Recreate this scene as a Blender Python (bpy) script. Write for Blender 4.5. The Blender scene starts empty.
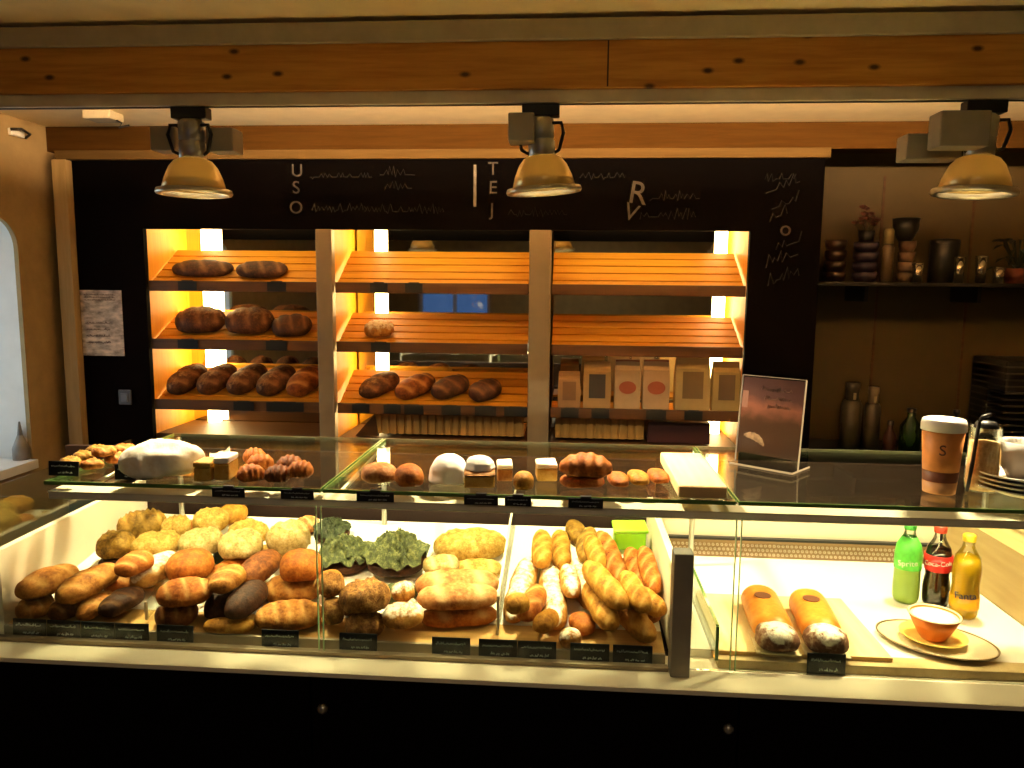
import bpy, bmesh, math, random
from mathutils import Vector, Matrix, noise
from mathutils.bvhtree import BVHTree

rnd = random.Random(7)
scene = bpy.context.scene
COL = scene.collection
PI = math.pi

# ------------------------------------------------------------------ camera
F = 765.0
PITCH, YAW, ROLL = math.radians(7.2), math.radians(4.3), 0.0095
CAM = Vector((0, 0, 1.65))
RM = Matrix.Rotation(YAW, 3, 'Z') @ Matrix.Rotation(PI / 2 - PITCH, 3, 'X') @ Matrix.Rotation(ROLL, 3, 'Z')
cd = bpy.data.cameras.new('camera')
cam = bpy.data.objects.new('camera', cd)
COL.objects.link(cam)
cam.matrix_world = Matrix.Translation(CAM) @ RM.to_4x4()
cd.sensor_fit = 'HORIZONTAL'
cd.sensor_width = 36.0
cd.lens = F / 1024 * 36.0
cd.clip_start = 0.05
scene.camera = cam


def ray(px, py):
    return RM @ Vector(((px - 512) / F, -(py - 384) / F, -1))


def P(px, py, X=None, Y=None, Z=None):
    d = ray(px, py)
    i, v = (0, X) if X is not None else (1, Y) if Y is not None else (2, Z)
    return CAM + d * ((v - CAM[i]) / d[i])


def on_plane(px, py, p0, n):
    d = ray(px, py)
    return CAM + d * ((p0 - CAM).dot(n) / d.dot(n))


# ------------------------------------------------------------------ materials
def _nt(name):
    m = bpy.data.materials.new(name)
    m.use_nodes = True
    nt = m.node_tree
    return m, nt, nt.nodes['Principled BSDF']


def rgba(c):
    return (c[0], c[1], c[2], 1)


def _noise(nt, scale, detail=4, rough=0.55, stretch=None):
    tc = nt.nodes.new('ShaderNodeTexCoord')
    nz = nt.nodes.new('ShaderNodeTexNoise')
    nz.inputs['Scale'].default_value = scale
    nz.inputs['Detail'].default_value = detail
    nz.inputs['Roughness'].default_value = rough
    if stretch:
        mp = nt.nodes.new('ShaderNodeMapping')
        mp.inputs['Scale'].default_value = stretch
        nt.links.new(tc.outputs['Object'], mp.inputs['Vector'])
        nt.links.new(mp.outputs['Vector'], nz.inputs['Vector'])
    else:
        nt.links.new(tc.outputs['Object'], nz.inputs['Vector'])
    return nz


def _ramp(nt, src, stops):
    r = nt.nodes.new('ShaderNodeValToRGB')
    el = r.color_ramp.elements
    while len(el) < len(stops):
        el.new(0.5)
    for e, (p, c) in zip(el, stops):
        e.position = p
        e.color = rgba(c)
    nt.links.new(src, r.inputs['Fac'])
    return r


def mat(name, color, rough=0.6, metal=0.0, var=0.12, scale=12.0, bump=0.0, bscale=60.0, stretch=None, spec=0.5,
        emit=None, estr=0.0, trans=0.0, coat=0.0):
    m, nt, b = _nt(name)
    lo = tuple(max(0, c * (1 - var)) for c in color)
    hi = tuple(min(1, c * (1 + var)) for c in color)
    nz = _noise(nt, scale, stretch=stretch)
    r = _ramp(nt, nz.outputs['Fac'], [(0.3, lo), (0.7, hi)])
    nt.links.new(r.outputs['Color'], b.inputs['Base Color'])
    b.inputs['Roughness'].default_value = rough
    b.inputs['Metallic'].default_value = metal
    b.inputs['Specular IOR Level'].default_value = spec
    b.inputs['Coat Weight'].default_value = coat
    if emit:
        b.inputs['Emission Color'].default_value = rgba(emit)
        b.inputs['Emission Strength'].default_value = estr
    if bump:
        n2 = _noise(nt, bscale, stretch=stretch)
        bp = nt.nodes.new('ShaderNodeBump')
        bp.inputs['Strength'].default_value = bump
        bp.inputs['Distance'].default_value = 0.01
        nt.links.new(n2.outputs['Fac'], bp.inputs['Height'])
        nt.links.new(bp.outputs['Normal'], b.inputs['Normal'])
    return m


def wood(name, c1, c2, axis='X', rough=0.5, knots=False, scale=6.0, spec=0.3):
    m, nt, b = _nt(name)
    st = {'X': (0.6, 9, 9), 'Y': (9, 0.6, 9), 'Z': (9, 9, 0.6)}[axis]
    nz = _noise(nt, scale, detail=6, rough=0.6, stretch=st)
    r = _ramp(nt, nz.outputs['Fac'], [(0.3, c1), (0.62, c2)])
    out = r.outputs['Color']
    if knots:
        tc = nt.nodes.new('ShaderNodeTexCoord')
        mp = nt.nodes.new('ShaderNodeMapping')
        mp.inputs['Scale'].default_value = (4.4, 0.0, 8.5)
        vo = nt.nodes.new('ShaderNodeTexVoronoi')
        vo.inputs['Scale'].default_value = 1.0
        vo.inputs['Randomness'].default_value = 1.0
        vo.voronoi_dimensions = '2D'
        sx = nt.nodes.new('ShaderNodeSeparateXYZ')
        cx = nt.nodes.new('ShaderNodeCombineXYZ')
        nt.links.new(tc.outputs['Object'], mp.inputs['Vector'])
        nt.links.new(mp.outputs['Vector'], sx.inputs[0])
        nt.links.new(sx.outputs['X'], cx.inputs['X'])
        nt.links.new(sx.outputs['Z'], cx.inputs['Y'])
        nt.links.new(cx.outputs[0], vo.inputs['Vector'])
        kr = _ramp(nt, vo.outputs['Distance'], [(0.03, (1, 1, 1)), (0.085, (0, 0, 0))])
        mx = nt.nodes.new('ShaderNodeMixRGB')
        mx.inputs['Color2'].default_value = rgba(tuple(c * 0.18 for c in c1))
        nt.links.new(kr.outputs['Color'], mx.inputs['Fac'])
        nt.links.new(out, mx.inputs['Color1'])
        out = mx.outputs['Color']
    nt.links.new(out, b.inputs['Base Color'])
    b.inputs['Roughness'].default_value = rough
    b.inputs['Specular IOR Level'].default_value = spec
    bp = nt.nodes.new('ShaderNodeBump')
    bp.inputs['Strength'].default_value = 0.15
    bp.inputs['Distance'].default_value = 0.004
    nt.links.new(nz.outputs['Fac'], bp.inputs['Height'])
    nt.links.new(bp.outputs['Normal'], b.inputs['Normal'])
    return m


def emitter(name, color, strength):
    m, nt, b = _nt(name)
    b.inputs['Base Color'].default_value = (0.8, 0.8, 0.8, 1)
    b.inputs['Emission Color'].default_value = rgba(color)
    b.inputs['Emission Strength'].default_value = strength
    return m


def glass(name, tint=(0.94, 0.975, 0.94), refl=0.07):
    m = bpy.data.materials.new(name)
    m.use_nodes = True
    nt = m.node_tree
    nt.nodes.remove(nt.nodes['Principled BSDF'])
    out = nt.nodes['Material Output']
    t = nt.nodes.new('ShaderNodeBsdfTransparent')
    t.inputs['Color'].default_value = rgba(tint)
    g = nt.nodes.new('ShaderNodeBsdfGlossy')
    g.inputs['Roughness'].default_value = 0.01
    lw = nt.nodes.new('ShaderNodeFresnel')
    lw.inputs['IOR'].default_value = 1.4
    mu = nt.nodes.new('ShaderNodeMath')
    mu.operation = 'MULTIPLY'
    mu.inputs[1].default_value = refl / 0.07
    mu.use_clamp = True
    mx = nt.nodes.new('ShaderNodeMixShader')
    nt.links.new(lw.outputs['Fac'], mu.inputs[0])
    nt.links.new(mu.outputs[0], mx.inputs['Fac'])
    nt.links.new(t.outputs[0], mx.inputs[1])
    nt.links.new(g.outputs[0], mx.inputs[2])
    nt.links.new(mx.outputs[0], out.inputs['Surface'])
    return m


def frosted(name, color, emit=0.0):
    """ribbed pressed-glass lamp dome: part gloss, part translucent"""
    m, nt, b = _nt(name)
    out = nt.nodes['Material Output']
    tr = nt.nodes.new('ShaderNodeBsdfTranslucent')
    tr.inputs['Color'].default_value = rgba(color)
    b.inputs['Base Color'].default_value = rgba(color)
    b.inputs['Metallic'].default_value = 0.6
    b.inputs['Roughness'].default_value = 0.3
    mx = nt.nodes.new('ShaderNodeMixShader')
    mx.inputs['Fac'].default_value = 0.16
    nt.links.new(b.outputs[0], mx.inputs[1])
    nt.links.new(tr.outputs[0], mx.inputs[2])
    nt.links.new(mx.outputs[0], out.inputs['Surface'])
    return m


def crust(name, dark, base, light, score=(0.85, 0.62, 0.3), flour=0.0, scale=34.0, bump=0.7, rough=0.62, flourc=(0.9, 0.82, 0.66)):
    m, nt, b = _nt(name)
    nz = _noise(nt, scale, detail=6, rough=0.62)
    nf = _noise(nt, scale * 4.2, detail=5, rough=0.7)
    mixn = nt.nodes.new('ShaderNodeMath')
    mixn.operation = 'MULTIPLY_ADD'
    mixn.inputs[1].default_value = 0.75
    hf = nt.nodes.new('ShaderNodeMath')
    hf.operation = 'MULTIPLY'
    hf.inputs[1].default_value = 0.35
    nt.links.new(nf.outputs['Fac'], hf.inputs[0])
    nt.links.new(nz.outputs['Fac'], mixn.inputs[0])
    nt.links.new(hf.outputs[0], mixn.inputs[2])
    r = _ramp(nt, mixn.outputs[0], [(0.37, dark), (0.55, base), (0.73, light)])
    at = nt.nodes.new('ShaderNodeAttribute')
    at.attribute_name = 'score'
    mx = nt.nodes.new('ShaderNodeMixRGB')
    mx.inputs['Color2'].default_value = rgba(score)
    nt.links.new(at.outputs['Fac'], mx.inputs['Fac'])
    nt.links.new(r.outputs['Color'], mx.inputs['Color1'])
    out = mx.outputs['Color']
    if flour:
        n2 = _noise(nt, 55, detail=5, rough=0.7)
        at2 = nt.nodes.new('ShaderNodeAttribute')
        at2.attribute_name = 'top'
        ad = nt.nodes.new('ShaderNodeMath')
        ad.operation = 'MULTIPLY'
        nt.links.new(n2.outputs['Fac'], ad.inputs[0])
        nt.links.new(at2.outputs['Fac'], ad.inputs[1])
        fr = _ramp(nt, ad.outputs[0], [(max(0.02, 0.55 - 0.45 * flour), (0, 0, 0)), (max(0.1, 0.75 - 0.45 * flour), (1, 1, 1))])
        m2 = nt.nodes.new('ShaderNodeMixRGB')
        m2.inputs['Color2'].default_value = rgba(flourc)
        nt.links.new(fr.outputs['Color'], m2.inputs['Fac'])
        nt.links.new(out, m2.inputs['Color1'])
        out = m2.outputs['Color']
    nt.links.new(out, b.inputs['Base Color'])
    b.inputs['Roughness'].default_value = rough
    b.inputs['Specular IOR Level'].default_value = 0.2
    bp = nt.nodes.new('ShaderNodeBump')
    bp.inputs['Strength'].default_value = bump
    bp.inputs['Distance'].default_value = 0.006
    nt.links.new(mixn.outputs[0], bp.inputs['Height'])
    nt.links.new(bp.outputs['Normal'], b.inputs['Normal'])
    return m


M = {}
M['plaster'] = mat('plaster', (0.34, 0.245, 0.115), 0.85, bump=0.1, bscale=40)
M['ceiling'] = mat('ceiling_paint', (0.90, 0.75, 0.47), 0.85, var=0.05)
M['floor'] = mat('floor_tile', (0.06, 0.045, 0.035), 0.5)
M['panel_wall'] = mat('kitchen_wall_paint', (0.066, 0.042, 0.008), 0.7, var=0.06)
M['white_paint'] = mat('white_reveal_paint', (0.78, 0.78, 0.76), 0.8, var=0.04)
M['beam_wood'] = wood('knotty_pine', (0.42, 0.175, 0.022), (0.60, 0.285, 0.05), 'X', 0.5, knots=True)
M['beam_grey'] = mat('grey_beam_paint', (0.44, 0.385, 0.27), 0.6)
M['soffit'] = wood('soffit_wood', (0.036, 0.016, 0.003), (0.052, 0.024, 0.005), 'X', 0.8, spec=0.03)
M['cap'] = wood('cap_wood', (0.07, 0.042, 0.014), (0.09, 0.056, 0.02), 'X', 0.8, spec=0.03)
M['upright'] = wood('upright_wood', (0.34, 0.24, 0.10), (0.42, 0.30, 0.14), 'Z', 0.6)
M['black'] = mat('blackboard', (0.0012, 0.0008, 0.0009), 0.8, spec=0.02)
M['base_black'] = mat('black_base_laminate', (0.0025, 0.0009, 0.0008), 0.6, spec=0.06)
M['dark_plastic'] = mat('dark_plastic', (0.012, 0.011, 0.011), 0.4, spec=0.3)
M['tag'] = mat('black_tag_card', (0.008, 0.009, 0.010), 0.5, spec=0.2)
M['chalk'] = mat('chalk', (0.06, 0.053, 0.05), 0.95, var=0.3, scale=40)
M['chalk_bright'] = mat('chalk_bright', (0.2, 0.18, 0.155), 0.95, var=0.3, scale=40)
M['chalk_faint'] = mat('chalk_faint', (0.006, 0.005, 0.005), 0.95, var=0.3, scale=40)
M['tag_ink'] = mat('tag_ink', (0.62, 0.68, 0.68), 0.8)
M['alu'] = mat('brushed_aluminium', (0.27, 0.205, 0.125), 0.45, metal=0.5, var=0.06)
M['steel'] = mat('steel', (0.42, 0.41, 0.38), 0.35, metal=0.85, var=0.06)
M['post'] = mat('dark_steel_post', (0.26, 0.225, 0.17), 0.5)
M['rail_grey'] = mat('rail_grey', (0.78, 0.72, 0.58), 0.5)
M['rail_cream'] = mat('rail_cream', (0.72, 0.64, 0.48), 0.5)
M['cream'] = mat('cream_laminate', (0.86, 0.76, 0.56), 0.5, var=0.03)
M['deck'] = mat('white_deck', (0.86, 0.81, 0.70), 0.45, var=0.02)
M['case_dark'] = mat('case_back_brown', (0.022, 0.007, 0.003), 0.6)
M['beige_panel'] = wood('beige_panel', (0.42, 0.29, 0.12), (0.50, 0.36, 0.17), 'Y', 0.6)
M['niche_side'] = wood('niche_side_wood', (0.72, 0.29, 0.010), (0.80, 0.35, 0.016), 'Z', 0.5)
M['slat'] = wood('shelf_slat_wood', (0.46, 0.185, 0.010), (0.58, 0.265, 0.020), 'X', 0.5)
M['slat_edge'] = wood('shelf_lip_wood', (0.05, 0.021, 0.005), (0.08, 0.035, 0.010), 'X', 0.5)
M['bin_wood'] = wood('bin_wood', (0.36, 0.20, 0.05), (0.48, 0.28, 0.08), 'Z', 0.55)
M['mirror'] = mat('mirror_glass', (0.62, 0.64, 0.62), 0.03, metal=1.0, var=0.02)
M['tube'] = emitter('tube_glow', (1.0, 0.70, 0.28), 20.0)
M['glass'] = glass('clear_glass', refl=0.04)
M['shelf_glass'] = glass('shelf_glass', (0.92, 0.96, 0.90), 0.035)
M['edge_green'] = mat('green_glass_edge', (0.10, 0.20, 0.05), 0.2, coat=0.5)
M['edge_dim'] = mat('dim_glass_edge', (0.08, 0.075, 0.045), 0.3)
M['edge_pale'] = mat('pale_glass_edge', (0.35, 0.55, 0.28), 0.2, coat=0.5)
M['dome'] = frosted('ribbed_dome', (0.85, 0.62, 0.26))
M['bulb'] = emitter('halide_bulb', (1.0, 0.82, 0.5), 60.0)
M['paper_poster'] = mat('poster_paper', (0.52, 0.42, 0.34), 0.8, var=0.6, scale=22, stretch=(1, 1, 2.2))
M['cover'] = crust('x', (0, 0, 0), (0, 0, 0), (0, 0, 0))

C = {}
C['golden'] = crust('golden_crust', (0.133, 0.0363, 0.005), (0.343, 0.124, 0.017), (0.521, 0.24, 0.044), score=(0.562, 0.29, 0.08))
C['brown'] = crust('brown_crust', (0.0481, 0.0112, 0.0024), (0.16, 0.0436, 0.00682), (0.295, 0.101, 0.018), score=(0.436, 0.201, 0.052))
C['dark'] = crust('dark_crust', (0.016, 0.006, 0.004), (0.04, 0.014, 0.006), (0.10, 0.036, 0.012), score=(0.15, 0.07, 0.025))
C['shelf_loaf'] = crust('dark_loaf_crust', (0.018, 0.007, 0.004), (0.055, 0.018, 0.006), (0.13, 0.048, 0.014), score=(0.17, 0.075, 0.025), flour=0.2, flourc=(0.22, 0.13, 0.06))
C['orange'] = crust('orange_crust', (0.155, 0.0335, 0.004), (0.367, 0.101, 0.0109), (0.527, 0.201, 0.032), score=(0.598, 0.324, 0.104))
C['cheese'] = crust('cheese_crust', (0.155, 0.0698, 0.008), (0.426, 0.248, 0.0434), (0.604, 0.424, 0.144), score=(0.598, 0.419, 0.14), scale=48, bump=0.9)
C['pale'] = crust('pale_seeded_crust', (0.126, 0.081, 0.018), (0.414, 0.284, 0.093), (0.604, 0.457, 0.232), score=(0.633, 0.474, 0.24), scale=46, bump=0.9)
C['olive'] = crust('olive_crust', (0.059, 0.0251, 0.003), (0.225, 0.115, 0.0139), (0.436, 0.246, 0.04), score=(0.492, 0.279, 0.06), bump=0.8)
C['pink'] = crust('pinkish_crust', (0.193, 0.0473, 0.01), (0.426, 0.165, 0.0434), (0.591, 0.324, 0.136), score=(0.633, 0.401, 0.18), scale=30)
C['floured'] = crust('floured_crust', (0.148, 0.0473, 0.006), (0.39, 0.165, 0.0264), (0.562, 0.29, 0.064), score=(0.618, 0.391, 0.16), flour=0.5)
C['baguette'] = crust('baguette_crust', (0.185, 0.0612, 0.006), (0.426, 0.184, 0.0186), (0.577, 0.302, 0.048), score=(0.604, 0.335, 0.08))
C['nutty'] = crust('nutty_crust', (0.0444, 0.014, 0.003), (0.249, 0.101, 0.0186), (0.506, 0.268, 0.072), scale=60, bump=1.0)
C['leaf'] = crust('leafy_green', (0.012, 0.016, 0.006), (0.060, 0.070, 0.02), (0.24, 0.24, 0.085), scale=60, bump=1.0, rough=0.5)
C['leaf_dark'] = crust('leafy_dark_green', (0.01, 0.014, 0.006), (0.03, 0.04, 0.014), (0.10, 0.11, 0.045), scale=60, bump=1.0, rough=0.5)
C['sugar'] = crust('sugar_white', (0.80, 0.70, 0.50), (0.88, 0.82, 0.68), (0.92, 0.9, 0.82), scale=30, bump=0.4)
C['meringue'] = crust('meringue_white', (0.86, 0.82, 0.74), (0.9, 0.88, 0.82), (0.93, 0.92, 0.9), scale=20, bump=0.25)
C['sponge'] = crust('sponge_yellow', (0.444, 0.223, 0.03), (0.562, 0.322, 0.06), (0.629, 0.409, 0.12), scale=70, bump=0.7)
C['cake_brown'] = crust('cake_brown', (0.222, 0.0806, 0.015), (0.34, 0.149, 0.035), (0.444, 0.223, 0.07), scale=60)


# ------------------------------------------------------------------ mesh helpers
def tag(o, label=None, cat=None, group=None, kind=None):
    if label:
        o['label'] = label
    if cat:
        o['category'] = cat
    if group:
        o['group'] = group
    if kind:
        o['kind'] = kind
    return o


def empty(name, loc=(0, 0, 0), label=None, cat=None, group=None):
    o = bpy.data.objects.new(name, None)
    o.empty_display_size = 0.05
    COL.objects.link(o)
    o.location = loc
    return tag(o, label, cat, group)


def obj(name, bm, m, parent=None, smooth=False, local=False):
    """links bm as one mesh. Coordinates are world ones unless local (then they are relative to the parent)."""
    me = bpy.data.meshes.new(name)
    bmesh.ops.recalc_face_normals(bm, faces=bm.faces)
    bm.to_mesh(me)
    bm.free()
    me.materials.append(m)
    if smooth:
        me.polygons.foreach_set('use_smooth', [True] * len(me.polygons))
    o = bpy.data.objects.new(name, me)
    COL.objects.link(o)
    if parent is not None:
        o.parent = parent
        if not local:
            mw = Matrix.Identity(4)
            q = parent
            chain = []
            while q is not None:
                chain.append(q)
                q = q.parent
            for q in reversed(chain):
                mw = mw @ q.matrix_parent_inverse @ q.matrix_basis
            o.matrix_parent_inverse = mw.inverted()
    return o


def structure(name, bm, m, smooth=False):
    return tag(obj(name, bm, m, None, smooth), kind='structure')


def dup(root, loc, rotz=None, label=None, group=None):
    r = root.copy()
    COL.objects.link(r)
    r.location = loc
    if rotz is not None:
        r.rotation_euler = (0, 0, rotz)
    tag(r, label, None, group)
    for ch in list(root.children):
        c = ch.copy()
        COL.objects.link(c)
        c.parent = r
        for g in list(ch.children):
            d = g.copy()
            COL.objects.link(d)
            d.parent = c
    return r


def B():
    return bmesh.new()


def box(bm, x0, x1, y0, y1, z0, z1, bev=0.0, mtx=None):
    b2 = bmesh.new()
    bmesh.ops.create_cube(b2, size=1.0)
    for v in b2.verts:
        v.co = Vector(((x0 + x1) / 2 + v.co.x * (x1 - x0), (y0 + y1) / 2 + v.co.y * (y1 - y0), (z0 + z1) / 2 + v.co.z * (z1 - z0)))
    if bev:
        bmesh.ops.bevel(b2, geom=b2.edges[:], offset=bev, segments=2, profile=0.6, affect='EDGES')
    if mtx is not None:
        b2.transform(mtx)
    merge(bm, b2)
    return bm


def merge(bm, b2):
    vm = [bm.verts.new(v.co) for v in b2.verts]
    b2.verts.index_update()
    for f in b2.faces:
        try:
            bm.faces.new([vm[v.index] for v in f.verts])
        except ValueError:
            pass
    b2.free()


def lathe(bm, prof, seg=28, center=(0, 0, 0), mtx=None, rib=0, ribamp=0.0):
    """profile [(r, z), ...] turned about z"""
    b2 = bmesh.new()
    rings = []
    for r, z in prof:
        if r < 1e-5:
            rings.append([b2.verts.new((center[0], center[1], center[2] + z))])
        else:
            ring = []
            for k in range(seg):
                a = 2 * PI * k / seg
                rr = r * (1 + (ribamp * math.cos(rib * a) if rib else 0))
                ring.append(b2.verts.new((center[0] + rr * math.cos(a), center[1] + rr * math.sin(a), center[2] + z)))
            rings.append(ring)
    for a, b in zip(rings, rings[1:]):
        if len(a) == 1 and len(b) == 1:
            continue
        for k in range(seg):
            k2 = (k + 1) % seg
            if len(a) == 1:
                b2.faces.new((a[0], b[k], b[k2]))
            elif len(b) == 1:
                b2.faces.new((a[k], b[0], a[k2]))
            else:
                b2.faces.new((a[k], b[k], b[k2], a[k2]))
    if mtx is not None:
        b2.transform(mtx)
    merge(bm, b2)
    return bm


def tube(bm, pts, r, seg=8):
    pts = [Vector(p) for p in pts]
    rings = []
    n = len(pts)
    up = Vector((0.13, 0.31, 0.94)).normalized()
    for i, p in enumerate(pts):
        t = (pts[min(i + 1, n - 1)] - pts[max(i - 1, 0)]).normalized()
        a = t.cross(up)
        if a.length < 0.1:
            a = t.cross(Vector((1, 0, 0)))
        a.normalize()
        b = t.cross(a)
        rr = r[i] if isinstance(r, (list, tuple)) else r
        rings.append([bm.verts.new(p + (a * math.cos(2 * PI * k / seg) + b * math.sin(2 * PI * k / seg)) * rr) for k in range(seg)])
    for a, b in zip(rings, rings[1:]):
        for k in range(seg):
            bm.faces.new((a[k], a[(k + 1) % seg], b[(k + 1) % seg], b[k]))
    bm.faces.new(rings[0][::-1])
    bm.faces.new(rings[-1])
    return bm


def prism(bm, poly, d0, d1, axis='Y'):
    """closed polygon in the two other axes, extruded along axis from d0 to d1"""
    def mk(u, v, d):
        return {'Y': (u, d, v), 'X': (d, u, v), 'Z': (u, v, d)}[axis]
    a = [bm.verts.new(mk(u, v, d0)) for u, v in poly]
    b = [bm.verts.new(mk(u, v, d1)) for u, v in poly]
    n = len(poly)
    bm.faces.new(a)
    bm.faces.new(b[::-1])
    for k in range(n):
        bm.faces.new((a[k], a[(k + 1) % n], b[(k + 1) % n], b[k]))
    return bm


def text_bm(s, size, mtx, depth=0.002):
    cu = bpy.data.curves.new('t', 'FONT')
    cu.body = s
    cu.size = size
    cu.extrude = depth
    cu.align_x = 'CENTER'
    cu.align_y = 'CENTER'
    o = bpy.data.objects.new('t', cu)
    COL.objects.link(o)
    dg = bpy.context.evaluated_depsgraph_get()
    me = bpy.data.meshes.new_from_object(o.evaluated_get(dg))
    bm = bmesh.new()
    bm.from_mesh(me)
    bm.transform(mtx)
    bpy.data.objects.remove(o)
    bpy.data.curves.remove(cu)
    bpy.data.meshes.remove(me)
    return bm


FACE_Y = Matrix.Rotation(PI / 2, 4, 'X')     # text plane turned to face -Y


def scribble(bm, x0, x1, y, z, h, seed, r=0.003, slope=0.0):
    """a line of illegible handwriting on a vertical face, drawn as one uneven stroke"""
    rr = random.Random(seed)
    x, pts, gap = x0, [], 0
    while x < x1:
        if gap <= 0 and rr.random() < 0.16:
            gap = 2
        up = len(pts) % 2
        v = -0.28 if gap > 0 else (rr.choice((0.12, 0.2, 0.25, 0.55)) if up else rr.choice((-0.3, -0.3, -0.25, -0.5)))
        gap -= 1
        pts.append((x, y, z + slope * (x - x0) + h * v))
        x += h * rr.uniform(0.12, 0.34)
    if len(pts) > 1:
        tube(bm, pts, r, 4)
    return bm


# ------------------------------------------------------------------ room
CZ = 2.356
XL, XR, YF, YB = -2.4, 2.7, -1.9, 3.92
bm = B(); box(bm, XL - 0.4, XR + 0.2, YF - 0.2, YB + 0.2, -0.1, 0); structure('floor', bm, M['floor'])
bm = B(); box(bm, XL - 0.4, XR + 0.2, YF - 0.2, YB + 0.2, CZ, CZ + 0.1); structure('ceiling', bm, M['ceiling'])
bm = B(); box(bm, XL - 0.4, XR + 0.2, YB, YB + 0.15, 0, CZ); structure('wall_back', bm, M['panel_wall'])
bm = B(); box(bm, XR, XR + 0.15, YF, YB, 0, CZ); structure('wall_right', bm, M['plaster'])


def wall_with_hole(poly_outer, poly_inner, d0, d1, axis):
    bm = bmesh.new()

    def mk(u, v, d):
        return (d, u, v) if axis == 'X' else (u, d, v)
    for d in (d0, d1):
        edges = []
        for poly in (poly_outer, poly_inner):
            vs = [bm.verts.new(mk(u, v, d)) for u, v in poly]
            for k in range(len(vs)):
                edges.append(bm.edges.new((vs[k], vs[(k + 1) % len(vs)])))
        bmesh.ops.triangle_fill(bm, use_beauty=True, edges=edges)
    bm.verts.ensure_lookup_table()
    no, ni = len(poly_outer), len(poly_inner)
    off = no + ni
    vs = list(bm.verts)
    for base, n in ((0, no), (no, ni)):
        for k in range(n):
            a, b = vs[base + k], vs[base + (k + 1) % n]
            c, d = vs[off + base + (k + 1) % n], vs[off + base + k]
            bm.faces.new((a, b, c, d))
    return bm


def arch_poly(y0, y1, z0, z1, r):
    p = [(y0, z0), (y1, z0)]
    for k in range(9):
        a = PI / 2 * k / 8
        p.append((y1 - r + r * math.cos(a), z1 - r + r * math.sin(a)))
    for k in range(9):
        a = PI / 2 + PI / 2 * k / 8
        p.append((y0 + r + r * math.cos(a), z1 - r + r * math.sin(a)))
    return p


WY0, WY1, WZ0, WZ1 = 2.30, 3.20, 0.86, 1.925
inner = arch_poly(WY0, WY1, WZ0, WZ1, 0.13)
bm = wall_with_hole([(YF, 0), (YB, 0), (YB, CZ), (YF, CZ)], inner, XL, XL - 0.02, 'X')
structure('wall_left', bm, M['plaster'])
bm = wall_with_hole([(YF, 0), (YB, 0), (YB, CZ), (YF, CZ)], inner, XL - 0.02, XL - 0.34, 'X')
structure('wall_left.001', bm, M['white_paint'])
# window: frame, bar and pane at the outer face of the reveal
bm = wall_with_hole(arch_poly(WY0, WY1, WZ0, WZ1, 0.13), arch_poly(WY0 + 0.05, WY1 - 0.05, WZ0 + 0.05, WZ1 - 0.05, 0.10), XL - 0.29, XL - 0.33, 'X')
box(bm, XL - 0.325, XL - 0.295, (WY0 + WY1) / 2 - 0.015, (WY0 + WY1) / 2 + 0.015, WZ0 + 0.05, WZ1 - 0.05)
w1 = structure('window_1', bm, M['white_paint'])
bm = B(); prism(bm, arch_poly(WY0 + 0.04, WY1 - 0.04, WZ0 + 0.04, WZ1 - 0.04, 0.10), XL - 0.312, XL - 0.308, 'X')
obj('pane', bm, M['glass'], w1)
bm = B(); box(bm, XL - 0.3, XL + 0.03, WY0 + 0.005, WY1 - 0.005, WZ0 - 0.035, WZ0 + 0.005, 0.002)
obj('window_sill', bm, M['white_paint'], w1)

# front wall behind the viewer with a glazed shop door (what the mirrors see)
DX0, DX1, DZ1 = -1.9, -1.0, 2.05
bm = wall_with_hole([(XL - 0.3, 0), (XR + 0.1, 0), (XR + 0.1, CZ), (XL - 0.3, CZ)],
                    [(DX0, 0.9), (DX1, 0.9), (DX1, DZ1), (DX0, DZ1)], YF, YF - 0.15, 'Y')
structure('wall_front', bm, M['plaster'])
bm = B(); box(bm, DX0, DX1, YF - 0.1, YF - 0.09, 0.9, DZ1)
w2 = structure('window_2', bm, glass('tinted_glass', (0.16, 0.22, 0.32)))
bm = B()
for x in (DX0 + 0.02, (DX0 + DX1) / 2, DX1 - 0.02):
    box(bm, x - 0.02, x + 0.02, YF - 0.12, YF - 0.07, 0.9, DZ1)
box(bm, DX0, DX1, YF - 0.12, YF - 0.07, 0.9, 0.95)
box(bm, DX0, DX1, YF - 0.12, YF - 0.07, DZ1 - 0.05, DZ1)
obj('window_frame', bm, M['white_paint'], w2)

# ceiling beam, grey upper plate + pine board
bm = B(); box(bm, XL, XR, 2.10, 2.26, 2.172, 2.292, 0.003); structure('ceiling_beam', bm, M['beam_wood'])
bm = B(); box(bm, XL, XR, 2.085, 2.27, 2.292, 2.343, 0.002); structure('trim_1', bm, M['beam_grey'])
bm = B(); box(bm, P(608, 65, Y=2.1).x - 0.002, P(608, 65, Y=2.1).x + 0.002, 2.098, 2.10, 2.175, 2.29); structure('trim_2', bm, M['slat_edge'])
# wooden soffit over the cabinet and the upright beside it
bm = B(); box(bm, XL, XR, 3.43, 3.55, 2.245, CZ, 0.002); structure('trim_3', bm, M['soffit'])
bm = B(); box(bm, -2.335, -2.268, 3.36, 3.5, 0, 2.20, 0.003); structure('trim_4', bm, M['upright'])
# seams of the wall panels behind the sink
for k, px in enumerate((878, 968)):
    x = P(px, 300, Y=3.9)[0]
    bm = B(); box(bm, x - 0.006, x + 0.006, YB - 0.004, YB, 0.9, 2.2); structure('trim_%d' % (5 + k), bm, M['slat_edge'])

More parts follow.
